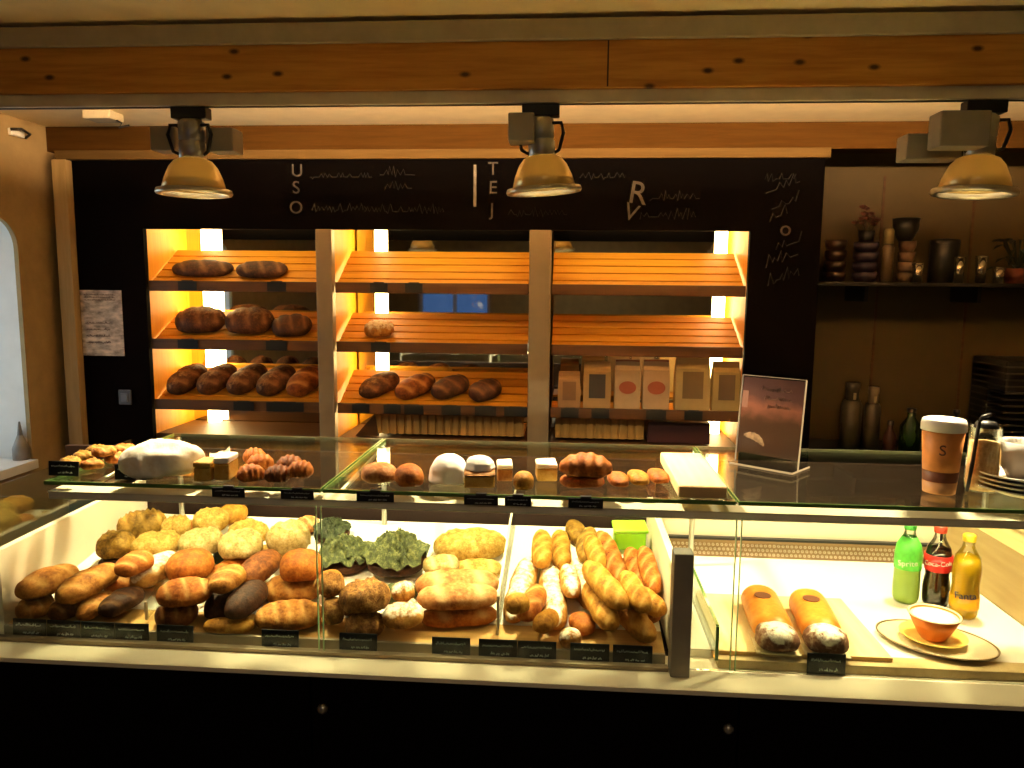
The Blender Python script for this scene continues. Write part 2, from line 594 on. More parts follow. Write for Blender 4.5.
# ------------------------------------------------------------------ bread cabinet on the back wall
cab = empty('bread_cabinet', (-0.6, 3.6, 0), 'tall blackboard-fronted bread cabinet with three lit niches along the back wall', 'cabinet')
FY = 3.40
CXL, CXR = -2.265, 1.058
NZ1 = 1.899
bays = [(-1.945, -1.140), (-1.067, -0.184), (-0.088, 0.762)]
bm = B()
box(bm, CXL, CXR, FY, FY + 0.03, NZ1, 2.20)
box(bm, CXL, bays[0][0], FY, FY + 0.03, 0.0, NZ1)
box(bm, bays[2][1], CXR, FY, FY + 0.03, 0.0, NZ1)
box(bm, CXL, CXR, FY, FY + 0.03, 0.0, 0.62)
board = obj('blackboard', bm, M['black'], cab)
bm = B(); box(bm, CXL, CXR, FY + 0.03, 3.86, 2.05, 2.20); box(bm, CXR - 0.02, CXR, FY + 0.03, 3.86, 0, 2.05); box(bm, CXL, CXL + 0.02, FY + 0.03, 3.86, 0, 2.05)
box(bm, CXL + 0.02, CXR - 0.02, FY + 0.03, 3.86, 0.0, 0.62)
obj('carcass', bm, M['base_black'], cab)
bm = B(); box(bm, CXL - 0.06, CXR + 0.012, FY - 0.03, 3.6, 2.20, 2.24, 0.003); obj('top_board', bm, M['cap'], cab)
# chalk writing
cb = B()
L = []


def chalk_text(s, px, py, hpx, rot=0.0):
    p = P(px, py, Y=FY - 0.002)
    size = hpx / F * 3.4 * 1.45
    obj('chalk_letter', text_bm(s, size, Matrix.Translation(p) @ Matrix.Rotation(rot, 4, 'Y') @ FACE_Y, 0.0012), M['chalk'], board)


for s, x, y in (('U', 297, 171), ('S', 296, 188), ('O', 296, 208)):
    chalk_text(s, x, y, 12)
for s, x, y in (('T', 493, 169), ('E', 493, 188), ('J', 492, 210)):
    chalk_text(s, x, y, 12)
chalk_text('R', 638, 194, 21, 0.15)
chalk_text('V', 631, 213, 16, 0.3)
chalk_text('o', 786, 229, 14, 0.2)
cb = B()
p = P(475, 186, Y=FY - 0.002); box(cb, p.x - 0.006, p.x + 0.006, FY - 0.004, FY, p.z - 0.088, p.z + 0.09)
obj('chalk_line', cb, M['chalk_bright'], board)
cb = B()
k = 0
for x0, x1, y, h in ((380, 415, 172, 10), (310, 372, 175, 8), (385, 412, 186, 8), (312, 368, 208, 8), (365, 445, 209, 9), (508, 568, 212, 9), (580, 625, 175, 9),
                     (650, 700, 196, 9), (640, 698, 214, 10), (765, 798, 176, 10)):
    a, b = P(x0, y, Y=FY), P(x1, y, Y=FY)
    cb = scribble(B(), a.x, b.x, FY - 0.002, a.z, h / F * 3.4, 31 + k, 0.0022); k += 1; obj('chalk_writing', cb, M['chalk_faint'], board)
for x0, x1, y in ((766, 800, 190), (772, 800, 206), (770, 790, 216), (776, 802, 246), (766, 798, 262), (768, 800, 280)):
    a, b = P(x0, y, Y=FY), P(x1, y, Y=FY)
    cb = scribble(B(), a.x, b.x, FY - 0.002, a.z, 0.05, 61 + k, 0.003, 0.35); k += 1; obj('chalk_writing', cb, M['chalk_faint'], board)

# uprights between the niches, niche walls, mirrors, tubes
for x0, x1 in ((bays[0][1], bays[1][0]), (bays[1][1], bays[2][0])):
    bm = B(); box(bm, x0, x1, FY - 0.015, FY + 0.035, 0.62, NZ1, 0.004); obj('upright', bm, M['alu'], cab)
    bm = B(); box(bm, x0 + 0.012, x1 - 0.012, FY + 0.035, 3.84, 0.62, 2.05); obj('partition', bm, M['niche_side'], cab)
bm = B(); box(bm, bays[0][0] - 0.03, bays[0][0] - 0.001, FY + 0.03, 3.84, 0.62, 2.05); obj('side_panel', bm, M['niche_side'], cab)
bm = B(); box(bm, bays[2][1] + 0.001, bays[2][1] + 0.03, FY + 0.03, 3.84, 0.62, 2.05); obj('side_panel', bm, M['niche_side'], cab)
for x0, x1 in bays:
    bm = B(); box(bm, x0, x1, 3.80, 3.81, 0.62, 2.05); obj('mirror_back', bm, M['mirror'], cab)
BK = 3.70          # back edge of the shelves
for (x0, x1), px, wpx in zip(bays, (211, 380, 719), (13, 9, 9)):
    c = P(px, 330, Y=3.755)
    hw = wpx / F * 3.75 / 2
    bm = B(); box(bm, c.x - hw, c.x + hw, 3.745, 3.775, 0.70, 2.0, 0.008); obj('light_tube', bm, M['tube'], cab)
    bm = B(); box(bm, x0 + 0.06, x1 - 0.06, FY + 0.045, FY + 0.075, 1.985, 2.015, 0.008); obj('light_tube', bm, M['tube'], cab)

FLAT = (2, 2)
SHELVES = [(1.640, 1.810), (1.372, 1.512), (1.088, 1.232)]   # front z, back z


def shelf_plane(si):
    zf, zb = SHELVES[si]
    p0 = Vector((0, 3.43, zf + 0.012))
    d = Vector((0, BK - 3.43, zb - zf)).normalized()
    return p0, Vector((0, -d.z, d.y))


for bi, (x0, x1) in enumerate(bays):
    for si, (zf, zb) in enumerate(SHELVES):
        if (bi, si) == FLAT:
            zb = zf + 0.004
        bm = B()
        sl = math.atan2(zb - zf, BK - 3.43)
        ln = math.hypot(zb - zf, BK - 3.43)
        mt = Matrix.Translation((0, 3.43, zf)) @ Matrix.Rotation(sl, 4, 'X')
        ns = 5
        for k in range(ns):
            a = ln * k / ns
            box(bm, x0 + 0.006, x1 - 0.006, a + 0.004, a + ln / ns - 0.006, 0.0, 0.012, 0.002, mt)
        for xx in (x0 + 0.03, (x0 + x1) / 2, x1 - 0.05):
            box(bm, xx, xx + 0.02, 0.0, ln, -0.014, 0.0, 0, mt)
        s = obj('slatted_shelf', bm, M['slat'], cab)
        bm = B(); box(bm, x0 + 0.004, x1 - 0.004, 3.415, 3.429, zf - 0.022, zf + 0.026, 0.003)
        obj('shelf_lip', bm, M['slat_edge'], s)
# bins under the lowest shelves (front of vertical slats) and the counter board they stand on
for (x0, x1, z0, z1) in ((-0.90, -0.205, 0.965, 1.062), (-0.06, 0.345, 0.965, 1.062)):
    bm = B()
    n = int((x1 - x0) / 0.035)
    for k in range(n):
        a = x0 + (x1 - x0) * k / n
        box(bm, a, a + 0.026, 3.47, 3.482, z0, z1, 0.002)
    box(bm, x0, x1, 3.482, 3.487, z0, z1)
    box(bm, x0, x1, 3.487, 3.78, z0, z0 + 0.01)
    obj('bread_bin', bm, M['bin_wood'], cab)
bm = B()
for x0, x1 in bays:
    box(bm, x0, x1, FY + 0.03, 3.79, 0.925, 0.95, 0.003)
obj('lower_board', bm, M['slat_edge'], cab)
bm = B()
for x0, x1 in bays:
    box(bm, x0, x1, FY + 0.06, FY + 0.075, 0.64, 0.925, 0.002)
obj('drawer_front', bm, M['bin_wood'], cab)
bm = B(); p = P(368, 428, Y=3.47); prism(bm, [(p.x - 0.06, 0.952), (p.x + 0.05, 0.952), (p.x + 0.035, 1.06)], 3.465, 3.485); obj('bracket', bm, M['slat_edge'], cab)
bm = B(); box(bm, 0.36, 0.64, 3.46, 3.75, 0.952, 1.05, 0.006)
crate = obj('storage_box', bm, mat('dark_red_box', (0.03, 0.006, 0.008), 0.5))
tag(crate, 'dark red box under the flour bags in the cabinet', 'box')

# paper notice and switch on the blackboard
bm = B()
a, b = P(80, 290, Y=FY), P(125, 356, Y=FY)
box(bm, a.x, b.x, FY - 0.004, FY - 0.0005, b.z, a.z)
n = empty('paper_notice', (0.5 * (a.x + b.x), FY - 0.003, b.z), 'creased pale printed notice stuck to the blackboard beside the left wall', 'notice')
obj('sheet', bm, M['paper_poster'], n)
bm = B()
for k in range(3):
    z = a.z - 0.02 - 0.012 * k
    scribble(bm, a.x + 0.02, b.x - 0.03, FY - 0.005, z, 0.008, 90 + k, 0.0008)
for k in range(4):
    z = a.z - 0.15 - 0.03 * k
    scribble(bm, a.x + 0.02, a.x + 0.14, FY - 0.005, z, 0.012, 95 + k, 0.0012)
obj('printing', bm, M['brown_ink'] if 'brown_ink' in M else mat('brown_ink', (0.14, 0.07, 0.06), 0.8), n)
sw = empty('wall_switch', P(126, 397, Y=FY), 'small grey square switch on the blackboard below the paper notice', 'switch')
bm = B(); box(bm, -0.03, 0.03, -0.012, -0.0005, -0.035, 0.035, 0.004); obj('plate', bm, mat('switch_grey', (0.06, 0.065, 0.085), 0.5), sw, local=True)
bm = B(); box(bm, -0.016, 0.016, -0.018, -0.012, -0.02, 0.02, 0.003); obj('rocker', bm, mat('switch_rocker', (0.11, 0.11, 0.14), 0.4), sw, local=True)

# ------------------------------------------------------------------ display counter
ctr = empty('display_counter', (-0.1, 1.95, 0), 'long glass bakery display counter with black base and cream front ledge', 'counter')
LF = 1.548
S1, S2 = -0.557, 0.372
CX0, CX1 = -1.62, 1.30
segs = [(CX0, S1), (S1, S2), (S2, CX1)]
for i, (x0, x1) in enumerate(segs):
    bm = B(); box(bm, x0 + 0.0025, x1 - 0.0025, LF + 0.006, LF + 0.03, 0.05, 0.796, 0.002); bp = obj('base_panel', bm, M['base_black'], ctr)
    if i < 2:
        bm = B(); lathe(bm, [(0, 0), (0.011, 0), (0.012, 0.006), (0.006, 0.012), (0, 0.012)], 16, mtx=Matrix.Translation(P(323 if i == 0 else 728, 708 if i == 0 else 728, Y=LF + 0.0055)) @ Matrix.Rotation(PI / 2, 4, 'X'))
        obj('lock', bm, M['steel'], bp, smooth=True)
bm = B(); box(bm, CX0, CX1, LF + 0.03, 2.38, 0.0, 0.796); obj('carcass', bm, M['base_black'], ctr)
bm = B(); box(bm, CX0, CX1, LF, 1.70, 0.797, 0.808, 0.002); obj('front_ledge', bm, M['cream'], ctr)
bm = B(); box(bm, CX0, 0.231, 1.622, 1.640, 0.808, 0.818, 0.002); obj('glass_channel', bm, M['alu'], ctr)
# sloping bread tray
TX0, TX1 = -1.345, 0.228
TY0, TY1, TZ0, TZ1 = 1.664, 2.26, 0.8295, 0.929
TS = math.atan2(TZ1 - TZ0, TY1 - TY0)
YM = TY0 + 0.085
ZM = TZ0 + 0.085 * (TZ1 - TZ0) / (TY1 - TY0)
bm = B(); prism(bm, [(YM + 0.001, ZM), (TY1, TZ1), (TY1, TZ1 - 0.02), (YM + 0.001, ZM - 0.02)], TX0, TX1, 'X'); obj('bread_tray', bm, M['deck'], ctr)
bm = B(); prism(bm, [(TY0, TZ0), (YM, ZM), (YM, ZM - 0.02), (TY0, TZ0 - 0.02)], TX0, TX1, 'X'); obj('front_board', bm, wood('tray_board_wood', (0.42, 0.22, 0.05), (0.56, 0.32, 0.09), 'X', 0.5), ctr)
bm = B(); box(bm, TX0, TX1, 1.70, 2.30, 0.776, 0.808); box(bm, TX0, TX1, 1.654, 1.663, 0.808, 0.833, 0.002); obj('tray_support', bm, M['alu'], ctr)
bm = B(); box(bm, CX0, TX1 + 0.04, 2.31, 2.33, 0.80, 1.13); obj('back_panel', bm, M['case_dark'], ctr)
bm = B(); prism(bm, [(1.66, 0.80), (2.30, 0.80), (2.30, 1.03), (1.66, 1.015)], TX0 - 0.02, TX0 - 0.002, 'X'); obj('end_panel', bm, M['cream'], ctr)
bm = B(); box(bm, 0.232, 0.274, 1.60, 1.645, 0.808, 1.087, 0.003); obj('corner_post', bm, M['post'], ctr)
bm = B(); box(bm, 0.244, 0.262, 1.655, 2.30, 0.808, 1.02, 0.002); obj('partition', bm, M['cream'], ctr)
# right-hand case
bm = B(); box(bm, 0.262, 1.135, 1.70, 2.33, 0.79, 0.828); obj('deck', bm, M['deck'], ctr)
bm = B(); box(bm, 0.345, 1.135, 1.652, 1.70, 0.80, 0.829, 0.002); obj('deck_lip', bm, M['beige_panel'], ctr)
bm = B()
nx = 64
for k in range(nx):
    x = 0.275 + (1.12 - 0.275) * (k + 0.5) / nx
    for j in range(3):
        lathe(bm, [(0.0045, 0), (0.0045, 0.003), (0.0025, 0.003), (0.0025, 0)], 6, mtx=Matrix.Translation((x + (0.006 if j % 2 else 0), 2.327, 0.84 + 0.014 * j)) @ Matrix.Rotation(PI / 2, 4, 'X'))
gr = B(); box(gr, 0.264, 1.13, 2.329, 2.336, 0.828, 0.885); g = obj('vent_grille', gr, mat('grille_brown', (0.30, 0.19, 0.10), 0.5, metal=0.3), ctr)
obj('perforation', bm, mat('grille_light', (0.62, 0.52, 0.42), 0.5, metal=0.3), g)
bm = B(); box(bm, 0.264, 1.13, 2.318, 2.34, 0.885, 0.892); obj('grille_strip', bm, M['dark_plastic'], ctr)
bm = B(); box(bm, 0.274, 1.13, 2.336, 2.35, 0.892, 0.965); obj('back_panel', bm, M['cream'], ctr)
bm = B(); box(bm, 0.274, CX1, 2.336, 2.35, 0.966, 1.13); obj('back_panel', bm, M['case_dark'], ctr)
bm = B(); prism(bm, [(1.66, 0.83), (2.33, 0.83), (2.33, 1.0), (1.66, 1.0)], 1.136, 1.155, 'X'); obj('end_panel', bm, M['beige_panel'], ctr)
bm = B(); box(bm, 1.155, CX1, 1.66, 2.35, 0.80, 1.0); obj('side_board', bm, M['beige_panel'], ctr)
bm = B(); box(bm, 0.336, 0.342, 1.65, 2.07, 0.829, 0.908); gp = obj('low_glass_divider', bm, M['glass'], ctr)
bm = B(); box(bm, 0.3355, 0.3425, 1.645, 1.65, 0.829, 0.908); box(bm, 0.3355, 0.3425, 1.65, 2.07, 0.908, 0.911); obj('glass_edge', bm, M['edge_green'], gp)
# front glass, its green edges
for i, (x0, x1) in enumerate(segs):
    bm = B(); box(bm, x0 + 0.006, x1 - 0.006, 1.631, 1.637, 0.812, 1.158); gp = obj('front_glass', bm, M['glass'], ctr)
    bm = B()
    if i > 0:
        box(bm, x0 + 0.0045, x0 + 0.0065, 1.6305, 1.6375, 0.812, 1.158)
    if i < 2:
        box(bm, x1 - 0.0065, x1 - 0.0045, 1.6305, 1.6375, 0.812, 1.158)
    obj('glass_edge', bm, M['edge_pale'], gp)
# glass top shelf on its rail
GZ = 1.19
for i, (x0, x1) in enumerate(segs):
    x0 = max(x0, -1.225)
    bm = B(); box(bm, x0 + 0.003, x1 - 0.003, 1.664, 2.25, GZ - 0.008, GZ); gp = obj('glass_shelf', bm, M['shelf_glass'], ctr)
    bm = B(); box(bm, x0 + 0.003, x1 - 0.003, 1.660, 1.664, GZ - 0.0085, GZ + 0.0003)
    be = B(); box(be, x0 + 0.003, x1 - 0.003, 2.25, 2.253, GZ - 0.008, GZ + 0.0003); obj('rear_edge', be, M['edge_dim'], gp)
    for xe in (x0 + 0.003, x1 - 0.006):
        box(bm, xe, xe + 0.003, 1.664, 2.25, GZ - 0.0084, GZ + 0.0003)
    obj('glass_edge', bm, M['edge_green'], gp)
bm = B(); box(bm, -1.225, CX1, 1.672, 1.738, 1.1585, 1.1625, 0.001); obj('shelf_rail', bm, M['rail_cream'], ctr)
bm = B(); box(bm, -1.225, CX1, 1.676, 1.712, 1.142, 1.158, 0.003); rl = obj('lamp_housing', bm, M['rail_grey'], ctr)
bm = B(); box(bm, -1.20, 1.12, 1.714, 1.73, 1.1445, 1.1575, 0.004); obj('light_tube', bm, emitter('case_tube_glow', (1.0, 0.81, 0.46), 38.0), ctr)
for x in (-1.20, S1, S2, 1.2):
    bm = B(); tube(bm, [(x, 1.705, 1.14), (x, 2.24, 1.165)], 0.006); obj('shelf_bracket', bm, M['steel'], ctr, smooth=True)
    bm = B(); tube(bm, [(x, 2.24, 0.80), (x, 2.24, 1.18)], 0.008); obj('shelf_post', bm, M['steel'], ctr, smooth=True)
bm = B(); box(bm, TX0 - 0.045, TX0 - 0.039, 1.66, 2.30, 0.81, 1.158); obj('side_glass', bm, M['shelf_glass'], ctr)
# glass dividers standing in the bread tray
for px0, px1 in ((505, 515),):
    a = P(497, 640, Y=1.70); x = a.x
    bm = B(); prism(bm, [(1.70, 0.842), (2.25, 0.934), (2.25, 1.04), (1.70, 0.935)], x, x + 0.004, 'X'); gp = obj('tray_divider', bm, M['glass'], ctr)
    bm = B(); box(bm, x - 0.001, x + 0.005, 1.695, 1.70, 0.842, 0.937)
    prism(bm, [(1.70, 0.935), (2.25, 1.04), (2.25, 1.043), (1.70, 0.938)], x - 0.001, x + 0.005, 'X'); obj('glass_edge', bm, M['rail_cream'], gp)
a = P(146, 612, Y=1.70); x = a.x
bm = B(); prism(bm, [(1.70, 0.842), (1.76, 0.852), (1.76, 0.91), (1.70, 0.885)], x, x + 0.004, 'X'); gp = obj('tray_divider', bm, M['glass'], ctr)
bm = B(); box(bm, x - 0.001, x + 0.005, 1.695, 1.70, 0.842, 0.887); obj('glass_edge', bm, M['rail_cream'], gp)

# ------------------------------------------------------------------ kitchenette on the right
kit = empty('sink_counter', (1.8, 3.6, 0), 'dark kitchen worktop along the back wall right of the bread cabinet', 'counter')
bm = B(); box(bm, 1.08, XR - 0.005, 3.32, 3.91, 0.87, 0.905, 0.004); obj('worktop', bm, M['dark_plastic'], kit)
bm = B(); box(bm, 1.08, XR - 0.005, 3.36, 3.91, 0.0, 0.87); obj('cupboard', bm, M['base_black'], kit)
bm = B()
for k in range(3):
    box(bm, 1.10 + 0.53 * k, 1.10 + 0.53 * k + 0.51, 3.34, 3.36, 0.1, 0.85, 0.003)
obj('door', bm, M['base_black'], kit)
sh = empty('wall_shelf', (1.9, 3.75, 1.68), 'narrow dark wall shelf holding cups and jars, right of the blackboard', 'shelf')
bm = B(); box(bm, 1.075, XR - 0.005, 3.60, YB - 0.002, 1.672, 1.688, 0.002); obj('board', bm, M['dark_plastic'], sh)
for x in (1.35, 1.85, 2.3):
    bm = B(); box(bm, x, x + 0.015, 3.66, YB - 0.002, 1.60, 1.672); obj('bracket', bm, M['dark_plastic'], sh)


def lathe_thing(name, px, py, Yd, z, prof, m, label, cat, group=None, seg=24):
    c = P(px, py, Y=Yd)
    o = empty(name, (c.x, Yd, z), label, cat, group)
    bm = B(); lathe(bm, prof, seg); obj('body', bm, m, o, smooth=True, local=True)
    return o


def part_lathe(o, name, prof, m, seg=24, mtx=None):
    bm = B(); lathe(bm, prof, seg, mtx=mtx); return obj(name, bm, m, o, smooth=True, local=True)


KZ = 1.6885
dk = lambda n, c, r=0.4, **k: mat(n, c, r, **k)
mug_brown = dk('dark_brown_ceramic', (0.03, 0.012, 0.006))
# stacks of cups on the shelf: each cup a thing
def cup_prof(r, h):
    return [(0, 0), (r * 0.7, 0), (r, h * 0.5), (r, h), (r * 0.9, h), (r * 0.88, h * 0.5), (r * 0.6, 0.004), (0, 0.004)]


def stack(px, n, r, h, m, words, group, Yd=3.74, name='cup', cat='cup'):
    for k in range(n):
        pos = ['bottom', 'second', 'third', 'fourth', 'fifth', 'sixth'][k]
        if k == n - 1:
            pos = 'top'
        o = lathe_thing(name, px, 280, Yd, KZ + k * (h + 0.0008), cup_prof(r, h), m, '%s %s of the stack on the wall shelf' % (pos, words), cat, group)
        bm = B()
        tube(bm, [(r * 0.95, 0, h * 0.8), (r * 1.35, 0, h * 0.75), (r * 1.35, 0, h * 0.3), (r * 0.9, 0, h * 0.25)], 0.004, 6)
        bm.transform(Matrix.Rotation(0.9, 4, 'Z'))
        obj('handle', bm, m, o, smooth=True, local=True)


stack(834, 4, 0.048, 0.048, mug_brown, 'brown cup', 'brown cups beside the blackboard')
stack(864, 4, 0.055, 0.046, dk('dark_purple_ceramic', (0.022, 0.013, 0.026)), 'purple-grey cup', 'purple-grey cups on the wall shelf')
stack(905, 4, 0.038, 0.047, dk('pink_cream_ceramic', (0.13, 0.075, 0.045)), 'pinkish cream cup', 'pinkish cups on the wall shelf')
o = lathe_thing('jar', 886, 280, 3.70, KZ, [(0, 0), (0.026, 0), (0.026, 0.16), (0.018, 0.175), (0, 0.175)], dk('smoky_jar', (0.09, 0.06, 0.03)), 'slim jar with pale stopper between purple and pinkish cup stacks', 'jar')
part_lathe(o, 'stopper', [(0, 0.175), (0.022, 0.175), (0.022, 0.235), (0.018, 0.245), (0, 0.245)], dk('pale_stopper', (0.24, 0.18, 0.075)))
# bowl turned on top of the pinkish stack and dried flowers on the purple stack
c = P(905, 240, Y=3.74)
o = empty('bowl', (c.x, 3.74, KZ + 4 * 0.0478 + 0.001), 'dark bowl resting on the stack of pinkish cups', 'bowl')
part_lathe(o, 'body', [(0, 0), (0.03, 0), (0.055, 0.05), (0.058, 0.1), (0.054, 0.1), (0.05, 0.05), (0.026, 0.006), (0, 0.006)], M['dark_plastic'])
part_lathe(o, 'rim', [(0.058, 0.098), (0.061, 0.101), (0.058, 0.104), (0.054, 0.101)], M['dark_plastic'])
c = P(866, 240, Y=3.74)
o = empty('dried_flowers', (c.x, 3.74, KZ + 4 * 0.0468 + 0.001), 'reddish dried flower arrangement on top of the purple cup stack', 'flowers')
part_lathe(o, 'pot', [(0, 0), (0.03, 0), (0.036, 0.05), (0.03, 0.05), (0, 0.045)], M['dark_plastic'])
bm = B(); bl = B()
for k in range(14):
    a = rnd.uniform(0, 2 * PI); r = rnd.uniform(0.015, 0.06); h = rnd.uniform(0.07, 0.15)
    tube(bm, [(0, 0, 0.03), (r * math.cos(a) * 0.5, r * math.sin(a) * 0.5, h * 0.6), (r * math.cos(a), r * math.sin(a), h)], 0.0015, 5)
    lathe(bl, [(0, 0), (0.012, 0.006), (0.015, 0.014), (0, 0.02)], 8, (r * math.cos(a), r * math.sin(a), h), rib=4, ribamp=0.25)
obj('stem', bm, dk('dry_stem', (0.05, 0.035, 0.01)), o, local=True)
obj('blossom', bl, dk('dry_red', (0.13, 0.04, 0.025)), o, local=True)
o = lathe_thing('canister', 942, 280, 3.78, KZ, [(0, 0), (0.062, 0), (0.062, 0.19), (0.058, 0.194), (0, 0.194)], M['dark_plastic'], 'black round canister on the wall shelf beside the drinking glasses', 'canister')
part_lathe(o, 'lid', [(0.064, 0.18), (0.064, 0.2), (0.03, 0.206), (0, 0.206)], M['dark_plastic'])
gl = dk('glass_highlight', (0.45, 0.40, 0.30), 0.12, metal=0.9)  # bright metallic colour imitates the highlight on drinking glasses
for px, h, lb in ((917, 0.085, 'short glass beaker left of the black canister on the wall shelf'), (958, 0.115, 'tall glass beaker right of the black canister on the wall shelf'),
                  (980, 0.12, 'tallest glass beaker beside the dark plant on the wall shelf'), (998, 0.07, 'smallest glass beaker under the dark plant leaves')):
    o = lathe_thing('beaker', px, 280, 3.68, KZ, [(0, 0), (0.020, 0), (0.026, h), (0.023, h), (0.018, 0.005), (0, 0.005)], gl, lb, 'beaker', 'glass beakers on the wall shelf')
    part_lathe(o, 'rim', [(0.026, h), (0.0275, h + 0.002), (0.024, h + 0.004), (0.023, h)], gl)
c = P(1017, 280, Y=3.76)
o = empty('potted_plant', (c.x, 3.76, KZ), 'dark leafy plant in a reddish pot at the end of the wall shelf', 'plant')
part_lathe(o, 'pot', [(0, 0), (0.045, 0), (0.056, 0.07), (0.05, 0.07), (0, 0.06)], dk('terracotta', (0.14, 0.03, 0.012), 0.7))
bm = B()
for k in range(40):
    a = rnd.uniform(0, 2 * PI); r = rnd.uniform(0.03, 0.15); h = rnd.uniform(0.07, 0.22)
    ca, sa = math.cos(a), math.sin(a)
    p0 = Vector((0, 0, 0.06)); p1 = Vector((r * ca * 0.6, r * sa * 0.6, h)); p2 = Vector((r * ca, r * sa, h - 0.02 + rnd.uniform(-.02, .02)))
    w = Vector((-sa, ca, 0)) * 0.014
    m1 = p1.lerp(p2, 0.5) + Vector((0, 0, 0.01))
    vs = [bm.verts.new(q) for q in (p0, p1 - w * 0.4, m1 - w, p2, m1 + w, p1 + w * 0.4)]
    bm.faces.new(vs)
obj('foliage', bm, dk('dark_leaf', (0.018, 0.022, 0.010), 0.6), o, local=True)

# things on the worktop
WZ = 0.9055
st_d = dk('dark_thermos_steel', (0.10, 0.085, 0.06), 0.4, metal=0.6)
for px, top, r, lb in ((849, 383, 0.046, 'wide dark steel flask on the worktop beside the sign holder'), (870, 387, 0.036, 'slim dark steel flask with pale cap on the worktop')):
    h = P(px, top, Y=3.7).z - WZ
    o = lathe_thing('vacuum_flask', px, 447, 3.7, WZ, [(0, 0), (r, 0), (r, h * 0.32), (r * 1.02, h * 0.33), (r * 1.02, h * 0.36), (r, h * 0.37), (r, h * 0.66), (r * 0.8, h * 0.74), (0, h * 0.74)], st_d, lb, 'flask', 'steel flasks on the worktop')
    part_lathe(o, 'cap', [(0, h * 0.74), (r * 0.62, h * 0.74), (r * 0.62, h * 0.88), (r * 0.7, h * 0.9), (r * 0.7, h), (0, h)], dk('flask_cap', (0.03, 0.025, 0.02) if r > 0.04 else (0.16, 0.12, 0.08)))
    bm = B(); box(bm, -0.006, 0.006, -r * 0.78, -r * 0.6, h * 0.76, h * 0.86, 0.002); obj('spout', bm, dk('spout_pale', (0.3, 0.25, 0.17)), o, local=True)
o = lathe_thing('bottle', 889, 447, 3.58, WZ, [(0, 0), (0.028, 0), (0.028, 0.085), (0.012, 0.115), (0.012, 0.14), (0, 0.14)], dk('dark_red_bottle', (0.04, 0.01, 0.008)), 'small dark red bottle between the flasks and the green bottle', 'bottle')
part_lathe(o, 'cap', [(0.014, 0.135), (0.014, 0.155), (0, 0.155)], M['dark_plastic'])
o = lathe_thing('bottle', 909, 447, 3.64, WZ, [(0, 0), (0.046, 0), (0.046, 0.12), (0.018, 0.165), (0.018, 0.19), (0, 0.19)], dk('green_bottle', (0.010, 0.030, 0.008), 0.25), 'dark green bottle on the worktop behind the takeaway cup', 'bottle')
part_lathe(o, 'cap', [(0.02, 0.185), (0.02, 0.205), (0, 0.205)], M['dark_plastic'])
a = P(940, 420, Y=3.6)
o = empty('kettle', (a.x + 0.08, 3.62, WZ), 'black kettle on the worktop behind the takeaway cup lid', 'kettle')
part_lathe(o, 'body', [(0, 0), (0.085, 0), (0.09, 0.03), (0.075, 0.14), (0.05, 0.165), (0, 0.17)], M['dark_plastic'])
part_lathe(o, 'knob', [(0.008, 0.168), (0.006, 0.18), (0.016, 0.19), (0.014, 0.205), (0, 0.208)], M['dark_plastic'])
bm = B(); tube(bm, [(0.08, 0, 0.13), (0.13, 0, 0.14), (0.135, 0, 0.06), (0.088, 0, 0.04)], 0.009); obj('handle', bm, M['dark_plastic'], o, smooth=True, local=True)
a = P(1003, 330, Y=3.6)
o = empty('coffee_machine', (a.x + 0.2, 3.68, WZ), 'black ribbed coffee machine at the edge of the worktop', 'coffee machine')
bm = B()
box(bm, -0.2, 0.2, -0.14, 0.16, 0, 0.08, 0.01); box(bm, -0.2, 0.2, 0.0, 0.16, 0.08, 0.42, 0.01); box(bm, -0.2, 0.2, -0.14, 0.16, 0.30, 0.44, 0.01)
obj('housing', bm, M['dark_plastic'], o, local=True)
bm = B()
for k in range(12):
    box(bm, -0.203, 0.203, -0.145, 0.14, 0.09 + 0.029 * k, 0.097 + 0.029 * k)
obj('cooling_fin', bm, dk('fin', (0.035, 0.028, 0.02)), o, local=True)
bm = B(); tube(bm, [(0, -0.08, 0.30), (0, -0.08, 0.25)], 0.025, 14); tube(bm, [(0, -0.08, 0.265), (0, -0.2, 0.255)], 0.01, 10); obj('filter_holder', bm, M['steel'], o, smooth=True, local=True)

# things on the window sill
c = P(22, 462, Z=WZ0); c = (max(XL - 0.28, min(XL - 0.04, c.x)), P(22, 462, X=max(XL - 0.28, min(XL - 0.04, c.x))).y)
o = empty('sill_bottle', (c[0], c[1], WZ0 + 0.0055), 'grey pointed bottle standing on the window sill', 'bottle')
part_lathe(o, 'body', [(0, 0), (0.035, 0), (0.035, 0.05), (0.012, 0.11), (0, 0.11)], dk('grey_clay', (0.22, 0.2, 0.18)))
part_lathe(o, 'neck', [(0.012, 0.108), (0.004, 0.17), (0, 0.17)], dk('grey_clay2', (0.20, 0.18, 0.16)))

# ------------------------------------------------------------------ light track and spotlights
tr = empty('light_track', (0, 2.13, 2.154), 'long grey lighting track under the pine beam', 'track')
bm = B(); box(bm, XL + 0.01, XR - 0.01, 2.112, 2.148, 2.138, 2.171, 0.002); obj('rail', bm, mat('track_grey', (0.62, 0.55, 0.42), 0.5), tr)
bm = B(); box(bm, XL + 0.01, XR - 0.01, 2.124, 2.136, 2.1365, 2.1385); obj('slot', bm, M['dark_plastic'], tr)


